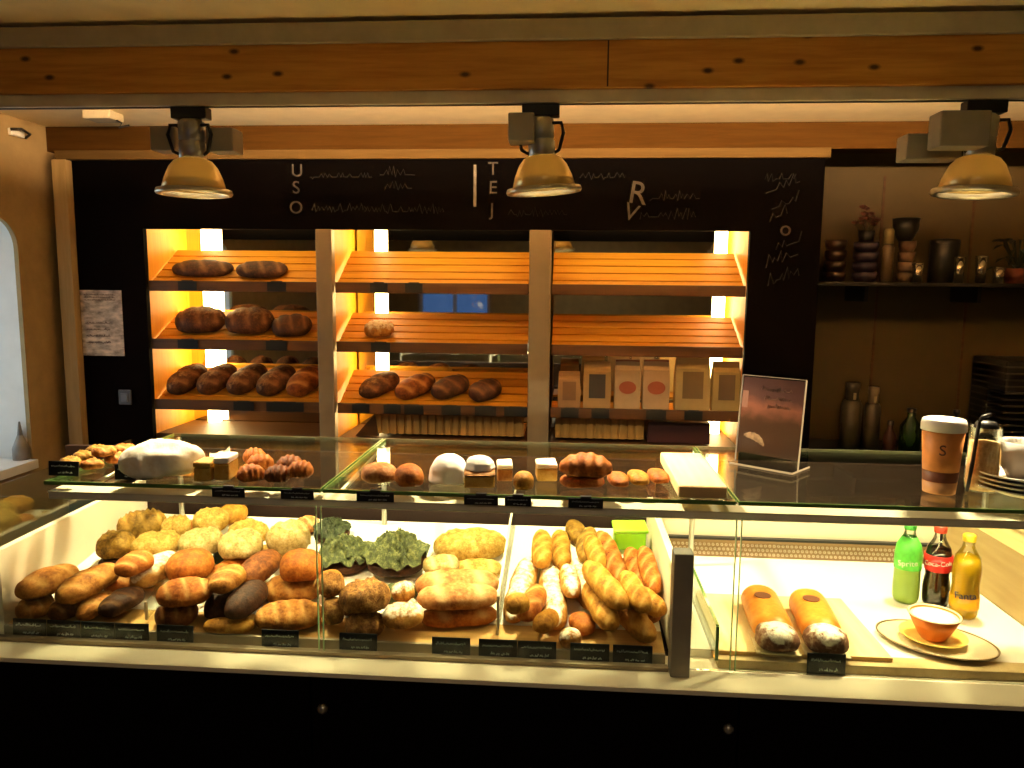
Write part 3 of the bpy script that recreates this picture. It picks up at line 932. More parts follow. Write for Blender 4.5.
def spotlight(px, py, rimz, tilt_x, tilt_y, boxes, label, scale=1.0):
    c = P(px, py, Y=2.13)
    o = empty('track_spotlight', (c.x, 2.13, 2.137), label, 'spotlight', 'spotlights on the lighting track')
    g = mat('lamp_grey', (0.30, 0.26, 0.20), 0.5, metal=0.3)
    bm = B(); box(bm, -0.05, 0.05, -0.02, 0.02, -0.032, -0.001, 0.003); obj('adapter', bm, M['dark_plastic'], o, local=True)
    h = 2.137 - rimz
    mt = Matrix.Translation((0, 0, -0.068)) @ Matrix.Rotation(tilt_y, 4, 'Y') @ Matrix.Rotation(tilt_x, 4, 'X')
    hz = -(h - 0.068)
    bm = B(); lathe(bm, [(0, 0.035), (0.026, 0.035), (0.036, 0.027), (0.036, -0.02), (0.032, -0.024), (0.036, -0.028), (0.036, hz + 0.098), (0.026, hz + 0.09), (0, hz + 0.09)], 24, mtx=mt); obj('neck', bm, M['steel'], o, smooth=True, local=True)
    prof = [(0.037, hz + 0.098), (0.050, hz + 0.092), (0.064, hz + 0.075), (0.077, hz + 0.045), (0.085, hz + 0.015)]
    bm = B(); lathe(bm, prof + [(r - 0.003, z - 0.001) for r, z in reversed(prof)], 56, mtx=mt, rib=28, ribamp=0.012); obj('dome', bm, M['dome'], o, smooth=True, local=True)
    bm = B(); lathe(bm, [(0.083, hz + 0.016), (0.100, hz + 0.014), (0.103, hz + 0.006), (0.100, hz), (0.084, hz), (0.083, hz + 0.016)], 40, mtx=mt); obj('rim', bm, mat('rim_metal', (0.55, 0.48, 0.34), 0.3, metal=0.7), o, smooth=True, local=True)
    bm = B(); lathe(bm, [(0, hz + 0.085), (0.014, hz + 0.08), (0.016, hz + 0.045), (0.008, hz + 0.03), (0, hz + 0.028)], 14, mtx=mt); obj('bulb', bm, M['bulb'], o, smooth=True, local=True)
    for sx in (-1, 1):
        bm = B()
        pts = [(0.012 * sx, -0.005, -0.03), (0.03 * sx, -0.012, -0.05), (0.055 * sx, -0.016, -0.05), (0.062 * sx, -0.016, -0.075), (0.05 * sx, -0.012, -0.12), (0.03 * sx, 0, -0.13)]
        tube(bm, pts, 0.005, 8); obj('bracket', bm, M['dark_plastic'], o, smooth=True, local=True)
    for (x0, y0, x1, y1, dy) in boxes:
        a, b = P(x0, y0, Y=2.13 + dy), P(x1, y1, Y=2.13 + dy)
        bm = B(); box(bm, a.x - c.x, b.x - c.x, dy, dy + 0.07, b.z - 2.137, a.z - 2.137, 0.005); obj('gear_box', bm, g, o, local=True)
    ld = bpy.data.lights.new('spot_beam', 'SPOT')
    ld.energy = SPOT_W
    ld.color = (1.0, 0.80, 0.48)
    ld.spot_size = math.radians(SPOT_A)
    ld.spot_blend = 0.8
    ld.shadow_soft_size = 0.05
    lo = bpy.data.objects.new('spot_beam', ld)
    COL.objects.link(lo)
    lo.parent = o
    lo.matrix_local = mt @ Matrix.Translation((0, 0, hz - 0.002))
    return o


SPOT_W, SPOT_A = 100.0, 125
spotlight(191, 110, 1.90, 0.0, 0.0, [(149, 126, 175, 150, -0.01), (205, 127, 233, 151, -0.01)], 'leftmost of the three track spotlights, between two grey gear boxes')
spotlight(541, 110, 1.905, 0.03, -0.07, [(508, 112, 534, 141, -0.07)], 'tilted middle spotlight of the track with one grey gear box')
spotlight(984, 108, 1.90, 0.0, 0.05, [(908, 133, 962, 159, 0.02), (942, 110, 990, 146, -0.09)], 'rightmost track spotlight beside two large overlapping gear boxes')

# fittings at the ceiling on the left
o = empty('junction_box', P(103, 112, Z=CZ), 'small grey box on the ceiling above the left end of the blackboard', 'junction box')
bm = B(); box(bm, -0.06, 0.06, -0.05, 0.05, -0.035, -0.0005, 0.006); obj('body', bm, M['beam_grey'], o, local=True)
bm = B(); tube(bm, [(0.05, 0, -0.03), (0.08, 0, -0.045), (0.06, 0.01, -0.06), (0.1, 0.02, -0.05)], 0.004); obj('cable', bm, M['dark_plastic'], o, smooth=True, local=True)
c = P(14, 133, X=XL)
o = empty('wall_hook', (XL, c.y, c.z), 'small dark and white fitting high on the left wall', 'fitting')
bm = B(); box(bm, 0.0005, 0.02, -0.04, 0.04, -0.015, 0.015, 0.005); obj('plate', bm, M['white_paint'], o, local=True)
bm = B(); tube(bm, [(0.015, -0.04, 0.008), (0.05, -0.02, 0.012), (0.05, 0.03, 0.0), (0.015, 0.05, -0.012)], 0.006); obj('arm', bm, M['dark_plastic'], o, smooth=True, local=True)
# ------------------------------------------------------------------ bread shapes
def sgn(x):
    return -1 if x < 0 else 1


def loaf_bm(L, W, H, seed=0, p=2.6, scores=0, sang=0.6, bump=0.05, freq=3.0, bend=0.0, nu=26, nv=20, flat=0.42, tip=1.0, seg=0, segamp=0.0, taper=0.0, scored=0.12, ridge=0.0):
    """long rounded loaf along x, centred on the origin; flat underside; slashes across the top. returns (bm, score, top)"""
    off = Vector((seed * 3.17 + 1.3, seed * 1.91 + 0.7, seed * 0.77))
    bm = bmesh.new()
    lay = bm.verts.layers.float.new('score')
    lay2 = bm.verts.layers.float.new('top')
    rings = []
    for i in range(nu + 1):
        u = -1 + 2 * i / nu
        # denser near the ends
        u = math.sin(u * PI / 2)
        r = max(0.0, 1 - abs(u) ** p) ** (1 / (1.0 + tip))
        r *= 1 - taper * u
        if seg:
            r *= 1 - segamp * (0.5 + 0.5 * math.cos(u * seg * PI))
        ring = []
        if i in (0, nu):
            r = 0
        for k in range(nv if r > 0 else 1):
            t = 2 * PI * k / nv
            c, s = math.cos(t), math.sin(t)
            y = W / 2 * r * sgn(c) * abs(c) ** 0.9
            z = (H * (1 - flat) * r ** 0.85 * s) if s > 0 else (H * flat * min(r, 0.75) * sgn(s) * abs(s) ** 0.55)
            x = L / 2 * u
            q = Vector((x, y, z))
            nn = noise.noise(Vector((x * freq * 8, y * freq * 12, z * freq * 10)) + off) + 0.5 * noise.noise(Vector((x, y, z)) * freq * 30 + off)
            k2 = 1 + bump * nn
            q.y *= k2
            q.z *= 1 + bump * nn * (1 if z > 0 else 0.1)
            sc = 0.0
            if scores and s > 0.25 and abs(u) < 0.9:
                ph = (u * 0.5 + 0.5) * scores + sang * (y / max(W, 1e-4)) * 1.6
                d = abs(ph - math.floor(ph) - 0.5)
                m = max(0.0, 1 - d / scored / 1.6)
                sc = m * min(1, (s - 0.25) * 3)
                q.z -= H * 0.07 * sc
            if ridge and s > 0:
                q.z += ridge * H * abs(noise.noise(q * freq * 40 + off)) * s
            if bend:
                a = u * bend
                q = Vector((q.x * math.cos(a * 0.5), q.y - L * 0.5 * bend * u * u * 0.5, q.z))
            v = bm.verts.new(q)
            v[lay] = sc
            v[lay2] = max(0.0, s)
            ring.append(v)
        rings.append(ring)
    for a, b in zip(rings, rings[1:]):
        n = max(len(a), len(b))
        for k in range(n):
            k2 = (k + 1) % n
            if len(a) == 1:
                bm.faces.new((a[0], b[k2], b[k]))
            elif len(b) == 1:
                bm.faces.new((a[k], a[k2], b[0]))
            else:
                bm.faces.new((a[k], a[k2], b[k2], b[k]))
    return bm


def ruffle_bm(R, H, seed, layers=3, n=40, m=9):
    """crinkled leafy dome made of frilled layers"""
    bm = bmesh.new()
    lay = bm.verts.layers.float.new('score')
    off = Vector((seed * 2.3, seed * 1.7, 0))
    for q in range(layers):
        R2 = R * (1 - 0.22 * q)
        z0 = H * (0.15 + 0.5 * q / layers)
        rings = []
        for j in range(m + 1):
            f = j / m
            ring = []
            for k in range(n):
                a = 2 * PI * k / n + q * 0.4
                fr = f ** 2
                nn = noise.noise(Vector((math.cos(a) * 2.2, math.sin(a) * 2.2, q * 3.0)) + off)
                w = math.sin(a * 11 + 5 * nn + q) * 0.16 * fr * H * 1.6 + noise.noise(Vector((math.cos(a) * f * 6, math.sin(a) * f * 6, q)) + off) * H * 0.3
                rr = R2 * f * (1 + 0.14 * nn + 0.05 * math.sin(a * 17 + 3 * nn))
                z = z0 + H * 0.6 * (1 - f ** 2.2) + w
                v = bm.verts.new((rr * math.cos(a), rr * math.sin(a), max(0.004, z)))
                ring.append(v)
            rings.append(ring)
        for A, B2 in zip(rings, rings[1:]):
            for k in range(n):
                k2 = (k + 1) % n
                bm.faces.new((A[k], A[k2], B2[k2], B2[k]))
    return bm


PLACED = []       # (bvh, lo, hi)


def bvh_of(bm, mw):
    vs = [mw @ v.co for v in bm.verts]
    bm.verts.index_update()
    ps = [tuple(v.index for v in f.verts) for f in bm.faces]
    lo = Vector((min(v.x for v in vs), min(v.y for v in vs), min(v.z for v in vs)))
    hi = Vector((max(v.x for v in vs), max(v.y for v in vs), max(v.z for v in vs)))
    return (BVHTree.FromPolygons(vs, ps), lo, hi)


def clash(b):
    for o in PLACED:
        if all(b[1][i] < o[2][i] and b[2][i] > o[1][i] for i in range(3)) and b[0].overlap(o[0]):
            return True
    return False


def block(x0, x1, y0, y1, z0, z1, bm=None):
    b = bm or box(B(), x0, x1, y0, y1, z0, z1)
    PLACED.append(bvh_of(b, Matrix.Identity(4)))
    b.free()


# supports and obstacles the goods must clear
bmx = prism(B(), [(TY0, TZ0), (2.31, TZ1 + 0.0083), (2.31, TZ1 - 0.05), (TY0, TZ0 - 0.05)], -1.7, 0.26, 'X'); block(0, 0, 0, 0, 0, 0, bmx)
block(0.242, 0.275, 1.655, 2.3, 0.8, 1.05)
block(0.23, 0.275, 1.6, 1.655, 0.8, 1.1)
block(-1.6, -1.346, 1.6, 2.3, 0.8, 1.05)
block(-1.7, 1.3, 2.305, 2.35, 0.8, 1.3)
block(-1.7, 1.3, 1.60, 1.641, 0.75, 1.16)
block(-1.3, 1.3, 1.60, 2.3, 1.12, GZ + 0.0006)
bmx = box(B(), -1.7, 0.26, 1.652, 1.6635, 0.75, 0.8335); block(0, 0, 0, 0, 0, 0, bmx)
_a = P(497, 640, Y=1.70).x
bmx = prism(B(), [(1.69, 0.8), (2.25, 0.9), (2.25, 1.045), (1.69, 0.940)], _a - 0.002, _a + 0.006, 'X'); block(0, 0, 0, 0, 0, 0, bmx)

_a = P(146, 612, Y=1.70).x
bmx = prism(B(), [(1.69, 0.8), (1.765, 0.8), (1.765, 0.915), (1.69, 0.892)], _a - 0.002, _a + 0.006, 'X'); block(0, 0, 0, 0, 0, 0, bmx)

TRAY_P0 = Vector((0, TY0, TZ0))
TRAY_N = Vector((0, -math.sin(TS), math.cos(TS)))
TOP_P0, TOP_N = Vector((0, 0, GZ)), Vector((0, 0, 1))
DECK_P0 = Vector((0, 0, 0.829))


def frame(px0, py0, px1, py1, p0, n, h, tilt=0.0, roll=0.0):
    q0 = p0 + n * h
    a, b = on_plane(px0, py0, q0, n), on_plane(px1, py1, q0, n)
    x = (b - a).normalized()
    y = n.cross(x).normalized()
    R = Matrix((x, y, n)).transposed()
    if tilt:
        R = R @ Matrix.Rotation(tilt, 3, 'Y')
    if roll:
        R = R @ Matrix.Rotation(roll, 3, 'X')
    return (a + b) / 2, R, (b - a).length


OFFS = sorted([(dx, dy) for dx in range(-12, 13, 3) for dy in range(-18, 7, 3)], key=lambda q: q[0] ** 2 * 1.5 + q[1] ** 2)


def settle(bms, px0, py0, px1, py1, p0, n, h0, tilt=0.0, roll=0.0, step=0.005, ymin=None):
    """lowest spot on the sight line (so the item keeps its place in view) where it touches nothing it would sink into"""
    if ymin is None:
        ymin = 3.4305 if p0.y > 3 else (1.667 if p0.z > 1.1 else 1.652)

    def attempt(dx, dy, hmin, hmax):
        h = h0 + hmin
        while h <= hmax + h0:
            c, R, ln = frame(px0 + dx, py0 + dy, px1 + dx, py1 + dy, p0, n, h, tilt, roll)
            mw = Matrix.Translation(c) @ R.to_4x4()
            bs = [bvh_of(b, mw) for b in bms]
            if min(b[1].y for b in bs) < ymin:
                return None
            if not any(clash(b) for b in bs):
                return mw, bs
            h += step
        return None
    r = attempt(0, 0, 0, 0.06)
    for hmin, hmax in ((0, 0.045), (0.05, 0.09), (0.095, 0.14)):
        if r:
            break
        for dx, dy in OFFS:
            r = attempt(dx, dy, hmin, hmax)
            if r:
                break
    if not r:
        print('SETTLE failed', (px0, py0, px1, py1))
        return None
    mw, bs = r
    # let it sink straight down onto what lies below
    for _ in range(18):
        m2 = Matrix.Translation(Vector((0, 0, -0.002))) @ mw
        b2 = [bvh_of(b, m2) for b in bms]
        if any(clash(b) for b in b2) or min(b[1].y for b in b2) < ymin:
            break
        mw, bs = m2, b2
    PLACED.extend(bs)
    return mw


def bake(name, bm, m, label, cat, group, mw):
    o = obj(name, bm, m, None, smooth=True)
    o.matrix_world = mw
    return tag(o, label, cat, group)


SEED = [1]


def bread(label, kind, x0, y0, x1, y1, W, H, name='bread_roll', cat='bread roll', group=None, plane=None, tilt=0.0, roll=0.0, **kw):
    p0, n = plane or (TRAY_P0, TRAY_N)
    SEED[0] += 1
    _, _, ln = frame(x0, y0, x1, y1, p0, n, H * 0.42)
    bm = loaf_bm(ln, W, H, SEED[0], **kw)
    mw = settle([bm], x0, y0, x1, y1, p0, n, H * 0.42 + 0.002, tilt, roll)
    return bake(name, bm, C[kind], label, cat, group, mw) if mw else None


def leafy(label, px, py, R, H, group, seed, kind='leaf'):
    """dark bun under a frilled leafy topping"""
    bun = loaf_bm(R * 1.9, R * 1.8, H * 0.55, seed, p=2.4, bump=0.06)
    top = ruffle_bm(R, H * 0.62, seed)
    top.transform(Matrix.Translation((0, 0, H * 0.14)))
    mw = settle([bun, top], px - 20, py, px + 20, py, TRAY_P0, TRAY_N, H * 0.25)
    o = empty('leafy_roll', (0, 0, 0), label, 'filled roll', group)
    o.matrix_world = mw
    obj('bun', bun, C['dark'], o, True, True)
    obj('leafy_topping', top, C[kind], o, True, True)
    return o


G1 = 'golden rolls piled in the left corner of the case'
G2 = 'cheese rolls heaped at the back of the case'
G3 = 'dark filled rolls at the front of the case'
G4 = 'long rolls stacked beside the glass divider'
G5 = 'baguettes stacked right of the glass divider'
r_ = dict(p=2.4, bump=0.09, freq=3.5, scores=3)
# -- front row, left corner
bread('lowest golden roll in the left front corner of the tray', 'golden', 15, 612, 55, 599, 0.075, 0.055, group=G1, **r_)
bread('dark brown roll half hidden at the front, second from the left corner', 'brown', 48, 612, 86, 597, 0.065, 0.05, group=G1, **r_)
bread('bright golden pointed roll just behind the left price tags', 'golden', 78, 616, 112, 592, 0.06, 0.05, group=G1, p=1.9, bump=0.04, scores=2)
bread('dark brown roll between the bright golden roll and the tag holder', 'dark', 100, 612, 142, 590, 0.07, 0.05, group=G1, **r_)
bread('small brown roll tucked behind the third price tag', 'brown', 112, 620, 138, 615, 0.05, 0.04, group=G1, **r_)
bread('smooth oval golden roll alone on the white tray at far left', 'golden', 17, 594, 77, 570, 0.095, 0.06, group=G1, p=2.2, bump=0.03, scores=2, sang=0.3)
bread('long golden roll lying against the oval roll at far left', 'golden', 52, 602, 110, 570, 0.085, 0.06, group=G1, **r_)
bread('thin brown roll lying behind the long golden roll', 'olive', 84, 580, 120, 567, 0.06, 0.045, group=G1, **r_)
bread('orange-brown roll in the middle of the left heap', 'orange', 106, 588, 150, 564, 0.085, 0.06, group=G1, **r_)
bread('pale golden roll pointing at the round dark-based bun', 'floured', 134, 584, 176, 556, 0.085, 0.06, group=G1, **r_)
# -- dark filled rolls, front middle
bread('golden-brown roll directly behind the tag under the tag holder', 'brown', 155, 622, 198, 620, 0.085, 0.055, group=G3, **r_)
bread('orange roll stacked on the golden-brown front roll', 'orange', 158, 594, 212, 590, 0.10, 0.055, group=G3, **r_)
bread('flat orange slice lying behind the gap between two front tags', 'baguette', 203, 637, 256, 637, 0.05, 0.03, group=G3, p=3.0, bump=0.03)
bread('upright dark brown wedge roll at the front between two tags', 'dark', 207, 630, 236, 598, 0.085, 0.06, group=G3, p=2.2, bump=0.06)
bread('darkest wedge roll left of the long golden front roll', 'dark', 230, 622, 262, 590, 0.08, 0.06, group=G3, p=2.2, bump=0.06)
bread('long golden roll right behind the tag left of the pane seam', 'golden', 248, 626, 318, 622, 0.10, 0.055, group=G3, scores=5, p=2.6, bump=0.05)
bread('long golden roll stacked on the front roll left of the pane seam', 'golden', 256, 600, 318, 596, 0.105, 0.06, group=G3, scores=4, p=2.6, bump=0.05)
bread('slanted orange pastry beside the dark wedge rolls', 'orange', 205, 603, 246, 570, 0.085, 0.06, group=G3, p=2.4, bump=0.06, scores=2)
bread('dark brown slanted roll with a pale tip in the middle heap', 'brown', 236, 596, 270, 566, 0.085, 0.06, group=G3, p=2.4, bump=0.06)
bread('rounded orange bun on top of the stacked golden rolls', 'orange', 281, 568, 321, 566, 0.10, 0.075, group=G3, p=3.2, bump=0.03)
bread('small red-brown roll beside the rounded orange bun', 'brown', 252, 572, 276, 560, 0.06, 0.045, group=G3, **r_)
bread('round orange-topped bun with a dark base in the middle heap', 'orange', 167, 566, 213, 562, 0.115, 0.07, group=G3, p=2.4, bump=0.05)
bread('seeded golden roll just right of the pane seam at the front', 'nutty', 322, 612, 344, 608, 0.08, 0.06, group=G3, p=2.4, bump=0.1)
bread('plain golden roll just right of the pane seam above the seeded roll', 'golden', 318, 588, 343, 580, 0.08, 0.06, group=G3, p=2.4, bump=0.05)
# -- cheese rolls at the back
ch = dict(p=2.4, bump=0.2, freq=4.0, ridge=0.22)
bread('dark brown slice at the very left of the cheese rolls', 'dark', 98, 566, 128, 562, 0.06, 0.03, group=G2, p=2.6, bump=0.06)
bread('olive bun with a dark underside at the left edge of the heap', 'olive', 97, 548, 135, 544, 0.11, 0.06, group=G2, **ch)
bread('brown knotted roll at the back left of the heap', 'olive', 117, 527, 167, 521, 0.12, 0.07, group=G2, p=2.6, bump=0.16, freq=4.5, ridge=0.3, scores=3)
bread('flat pale yellow roll in front of the brown knotted roll', 'cheese', 131, 550, 181, 544, 0.12, 0.055, group=G2, **ch)
bread('small orange roll between the knotted roll and the yellow buns', 'orange', 162, 530, 200, 523, 0.08, 0.05, group=G2, **r_)
bread('dark leafy-based roll under the pale buns', 'leaf_dark', 216, 562, 256, 556, 0.10, 0.045, group=G2, **ch)
bread('large pale cheese bun above the round dark-based bun', 'pale', 176, 546, 220, 541, 0.12, 0.06, group=G2, **ch)
bread('pale seeded bun over the dark leafy roll', 'pale', 213, 546, 256, 539, 0.12, 0.06, group=G2, **ch)
bread('pale yellow roll slanting right beside the seeded bun', 'cheese', 244, 558, 284, 545, 0.09, 0.05, group=G2, **ch)
bread('oval pale yellow bun at the back of the heap', 'cheese', 193, 522, 229, 518, 0.12, 0.055, group=G2, **ch)
bread('bright yellow bun at the back right of the heap', 'cheese', 228, 528, 263, 521, 0.12, 0.055, group=G2, **ch)
bread('topmost yellow-orange bun of the cheese heap', 'baguette', 219, 514, 248, 510, 0.10, 0.05, group=G2, **ch)
bread('tall pale green-white bun left of the pane seam', 'pale', 270, 546, 306, 532, 0.12, 0.075, group=G2, **ch)
bread('small pinkish roll behind the pane seam', 'pink', 294, 526, 320, 521, 0.08, 0.045, group=G2, **r_)
# -- leafy rolls
G6 = 'leafy green topped rolls in the middle of the case'
leafy('yellow-green leafy roll just right of the pane seam', 344, 558, 0.078, 0.085, G6, 5)
leafy('large grey-green leafy roll beside the stacked yellow rolls', 397, 560, 0.085, 0.10, G6, 9)
leafy('small dark leafy roll at the back by the pane seam', 332, 529, 0.055, 0.06, G6, 12, 'leaf_dark')
# -- nutty pastries
G7 = 'nut-covered pastries at the front of the case'
nt_ = dict(p=2.3, bump=0.2, freq=5.0, ridge=0.3)
bread('reddish-brown nutty pastry behind the tag under the leafy rolls', 'nutty', 336, 628, 376, 624, 0.08, 0.05, group=G7, **nt_)
bread('golden nutty pastry at the front left of the stacked pink rolls', 'floured', 370, 630, 412, 627, 0.08, 0.045, group=G7, **nt_)
bread('dark brown nutty pastry below the yellow-green leafy roll', 'brown', 330, 606, 362, 600, 0.085, 0.06, group=G7, **nt_)
bread('large golden-brown nutty pastry below the grey-green leafy roll', 'nutty', 352, 606, 402, 602, 0.10, 0.065, group=G7, **nt_)
bread('small pale nutty piece against the stacked pink rolls', 'floured', 398, 622, 418, 616, 0.06, 0.04, group=G7, **nt_)
bread('flat green leaf-covered piece under the grey-green leafy roll', 'leaf', 380, 594, 418, 590, 0.07, 0.04, group=G7, **nt_)
# -- stacked long rolls
lr = dict(p=3.0, bump=0.11, freq=3.5, scores=2, sang=0.2)
bread('bottom orange roll of the stack left of the glass divider', 'orange', 410, 634, 490, 630, 0.07, 0.046, group=G4, **lr)
bread('red-orange roll second from the bottom of the stack', 'pink', 411, 614, 492, 611, 0.085, 0.054, group=G4, **lr)
bread('pinkish floured roll third from the bottom of the stack', 'pink', 415, 588, 499, 586, 0.10, 0.062, group=G4, **lr)
bread('slim pale roll left of centre under the yellow top roll', 'pale', 423, 567, 459, 565, 0.08, 0.04, group=G4, **lr)
bread('slim yellow roll beside the glass divider under the top roll', 'cheese', 454, 567, 502, 567, 0.08, 0.04, group=G4, **lr)
bread('big bumpy yellow roll on top of the stack by the divider', 'cheese', 433, 549, 507, 545, 0.13, 0.07, group=G4, p=2.4, bump=0.14, freq=4, ridge=0.15)
# -- baguettes
bg = dict(p=3.6, bump=0.09, freq=3.5, scores=4, sang=0.9, nu=34)
nm = dict(name='baguette', cat='baguette', group=G5)
bread('heavily floured baguette nearest the glass divider', 'floured', 512, 606, 530, 548, 0.066, 0.052, **nm, **bg)
bread('floured baguette with an orange tip in the middle of the pile', 'floured', 556, 626, 550, 566, 0.068, 0.054, **nm, **bg)
bread('peach floured baguette right of the orange-tipped one', 'floured', 594, 606, 576, 560, 0.066, 0.052, **nm, **bg)
bread('longest golden baguette slanting to the right front corner', 'baguette', 652, 640, 606, 590, 0.066, 0.052, **nm, **bg)
bread('golden baguette reaching the front left of the longest one', 'baguette', 616, 638, 592, 594, 0.062, 0.05, **nm, **bg)
bread('bright orange baguette lying in front of the green box', 'orange', 646, 600, 630, 548, 0.058, 0.05, **nm, **bg)
bread('smooth orange baguette leaning back left of the green box', 'orange', 622, 582, 600, 532, 0.06, 0.052, **nm, **bg)
bread('yellow baguette behind the floured one by the divider', 'baguette', 542, 566, 542, 534, 0.056, 0.05, **nm, **bg)
bread('yellow baguette at the back middle of the pile', 'baguette', 562, 568, 560, 532, 0.056, 0.05, **nm, **bg)
bread('curved yellow baguette left of the smooth orange one', 'olive', 583, 560, 588, 530, 0.05, 0.045, **nm, **bg, bend=0.25)
bread('short orange baguette lying under the floured one by the divider', 'orange', 524, 618, 540, 588, 0.056, 0.048, **nm, p=3, bump=0.05, scores=2)
bread('golden round end of a short baguette at the front by the divider', 'baguette', 512, 626, 534, 619, 0.055, 0.045, **nm, p=2.4, bump=0.05)
bread('orange curved baguette tip behind the fifth tag from the right', 'orange', 574, 614, 592, 630, 0.055, 0.042, **nm, p=2.4, bump=0.05, bend=0.3)
bread('pale baguette end sticking out low behind the middle tags', 'floured', 560, 640, 580, 634, 0.05, 0.042, **nm, p=2.4, bump=0.05)
bread('small golden baguette end at the right front corner', 'baguette', 663, 626, 638, 604, 0.055, 0.045, **nm, **bg)
bread('orange baguette against the right end of the tray', 'orange', 658, 604, 646, 560, 0.05, 0.045, **nm, **bg)
bread('olive wedge-shaped baguette end at the top back', 'olive', 568, 526, 579, 548, 0.06, 0.045, **nm, p=2.0, bump=0.06)
bread('golden baguette lying across the middle of the pile', 'baguette', 622, 606, 588, 566, 0.062, 0.05, **nm, **bg)
bread('golden baguette resting low beside the longest one', 'baguette', 634, 622, 612, 586, 0.055, 0.045, **nm, **bg)
bread('orange-brown baguette end above the right front corner', 'orange', 652, 620, 630, 606, 0.05, 0.042, **nm, **bg)
bread('yellowish baguette end high in the middle of the pile', 'baguette', 600, 566, 590, 540, 0.05, 0.045, **nm, **bg)
bread('golden roll lying across the dark wedge rolls', 'golden', 214, 590, 240, 570, 0.075, 0.05, group=G3, **r_)
bread('golden roll tip poking out under the oval roll at far left', 'golden', 60, 600, 88, 590, 0.06, 0.045, group=G1, **r_)
bread('orange roll on top of the left heap below the yellow buns', 'orange', 118, 572, 150, 556, 0.075, 0.05, group=G1, **r_)
bread('pale golden roll low between the left heap and the orange roll', 'golden', 132, 600, 158, 584, 0.07, 0.05, group=G1, **r_)
bread('pale yellow bun wedged between the seeded bun and the tall bun', 'cheese', 238, 556, 266, 548, 0.085, 0.05, group=G2, **ch)
bread('yellow-brown bun at the back between knotted roll and oval bun', 'cheese', 170, 538, 200, 533, 0.09, 0.05, group=G2, **ch)
bread('nutty roll between the seam rolls and the golden nutty pastry', 'nutty', 322, 596, 346, 590, 0.07, 0.05, group=G7, **nt_)
bread('small golden nutty piece under the green leaf-covered piece', 'floured', 392, 608, 414, 602, 0.055, 0.04, group=G7, **nt_)
bread('short dark roll squeezed in front of the orange roll pair', 'brown', 186, 634, 210, 630, 0.05, 0.038, group=G3, **r_)
bread('little dark roll in the front gap left of the pane seam tags', 'dark', 222, 632, 246, 624, 0.055, 0.04, group=G3, **r_)
bread('small nutty piece at the very front right of the pane seam', 'nutty', 324, 636, 346, 632, 0.05, 0.04, group=G7, **nt_)
bread('reddish nutty piece at the front between two tags', 'brown', 384, 640, 408, 637, 0.05, 0.036, group=G7, **nt_)
bread('golden nub of a roll at the front left of the golden tip', 'golden', 94, 622, 116, 612, 0.05, 0.04, group=G1, **r_)
bread('brown roll low at the front left under the long golden roll', 'brown', 58, 618, 84, 610, 0.05, 0.04, group=G1, **r_)
bread('golden baguette tip low at the front by the round golden end', 'baguette', 534, 634, 552, 618, 0.05, 0.042, **nm, p=2.6, bump=0.06)
bread('golden baguette tip between the front orange tip and the pile', 'baguette', 594, 634, 606, 616, 0.05, 0.042, **nm, p=2.6, bump=0.06)
bread('dusty baguette deep in the pile right of the orange-tipped one', 'floured', 576, 596, 570, 568, 0.05, 0.042, **nm, **bg)
# lime green plastic box
bm = B()
box(bm, -0.045, 0.045, -0.03, 0.03, 0, 0.062, 0.012)
mw = settle([bm], 612, 545, 646, 545, TRAY_P0, TRAY_N, 0.004)
o = empty('plastic_tub', (0, 0, 0), 'lime green plastic tub in the back right corner of the bread tray', 'tub'); o.matrix_world = mw
lime = mat('lime_plastic', (0.30, 0.72, 0.02), 0.35)
obj('body', bm, lime, o, True, True)
bm = B(); box(bm, -0.049, 0.049, -0.034, 0.034, 0.056, 0.068, 0.005); obj('lid', bm, mat('lime_lid', (0.34, 0.76, 0.04), 0.35), o, True, True)


# ------------------------------------------------------------------ price tags
def price_tag(px, y_plane, zc, label, w=0.085, h=0.042, group='black price tags along the front of the bread tray', lean=0.08, seed=0, lines=2, foot=True):
    x = P(px, 640, Y=y_plane).x if zc < 1 else px
    o = empty('price_tag', (x, y_plane, zc), label, 'price tag', group)
    mt = Matrix.Rotation(-lean, 4, 'X')
    bm = B(); box(bm, -w / 2, w / 2, -0.0015, 0.0015, 0, h, 0, mt)
    obj('card', bm, M['tag'], o, local=True)
    if foot:
        bm = B(); box(bm, -w * 0.35, w * 0.35, 0.0016, 0.006, 0.0, 0.003); obj('foot', bm, M['dark_plastic'], o, local=True)
    bm = B()
    rr = random.Random(seed)
    scribble(bm, -w * 0.40, w * 0.38, -0.0022, h * 0.68, h * 0.16, seed * 7 + 1, h * 0.018)
    for k in range(4):
        a = -w * 0.18 + k * w * 0.13
        scribble(bm, a, a + w * 0.10, -0.0022, h * 0.24, h * 0.16, seed * 7 + 2 + k, h * 0.03)
    bm.transform(mt)
    obj('handwriting', bm, M['tag_ink'], o, local=True)
    return o


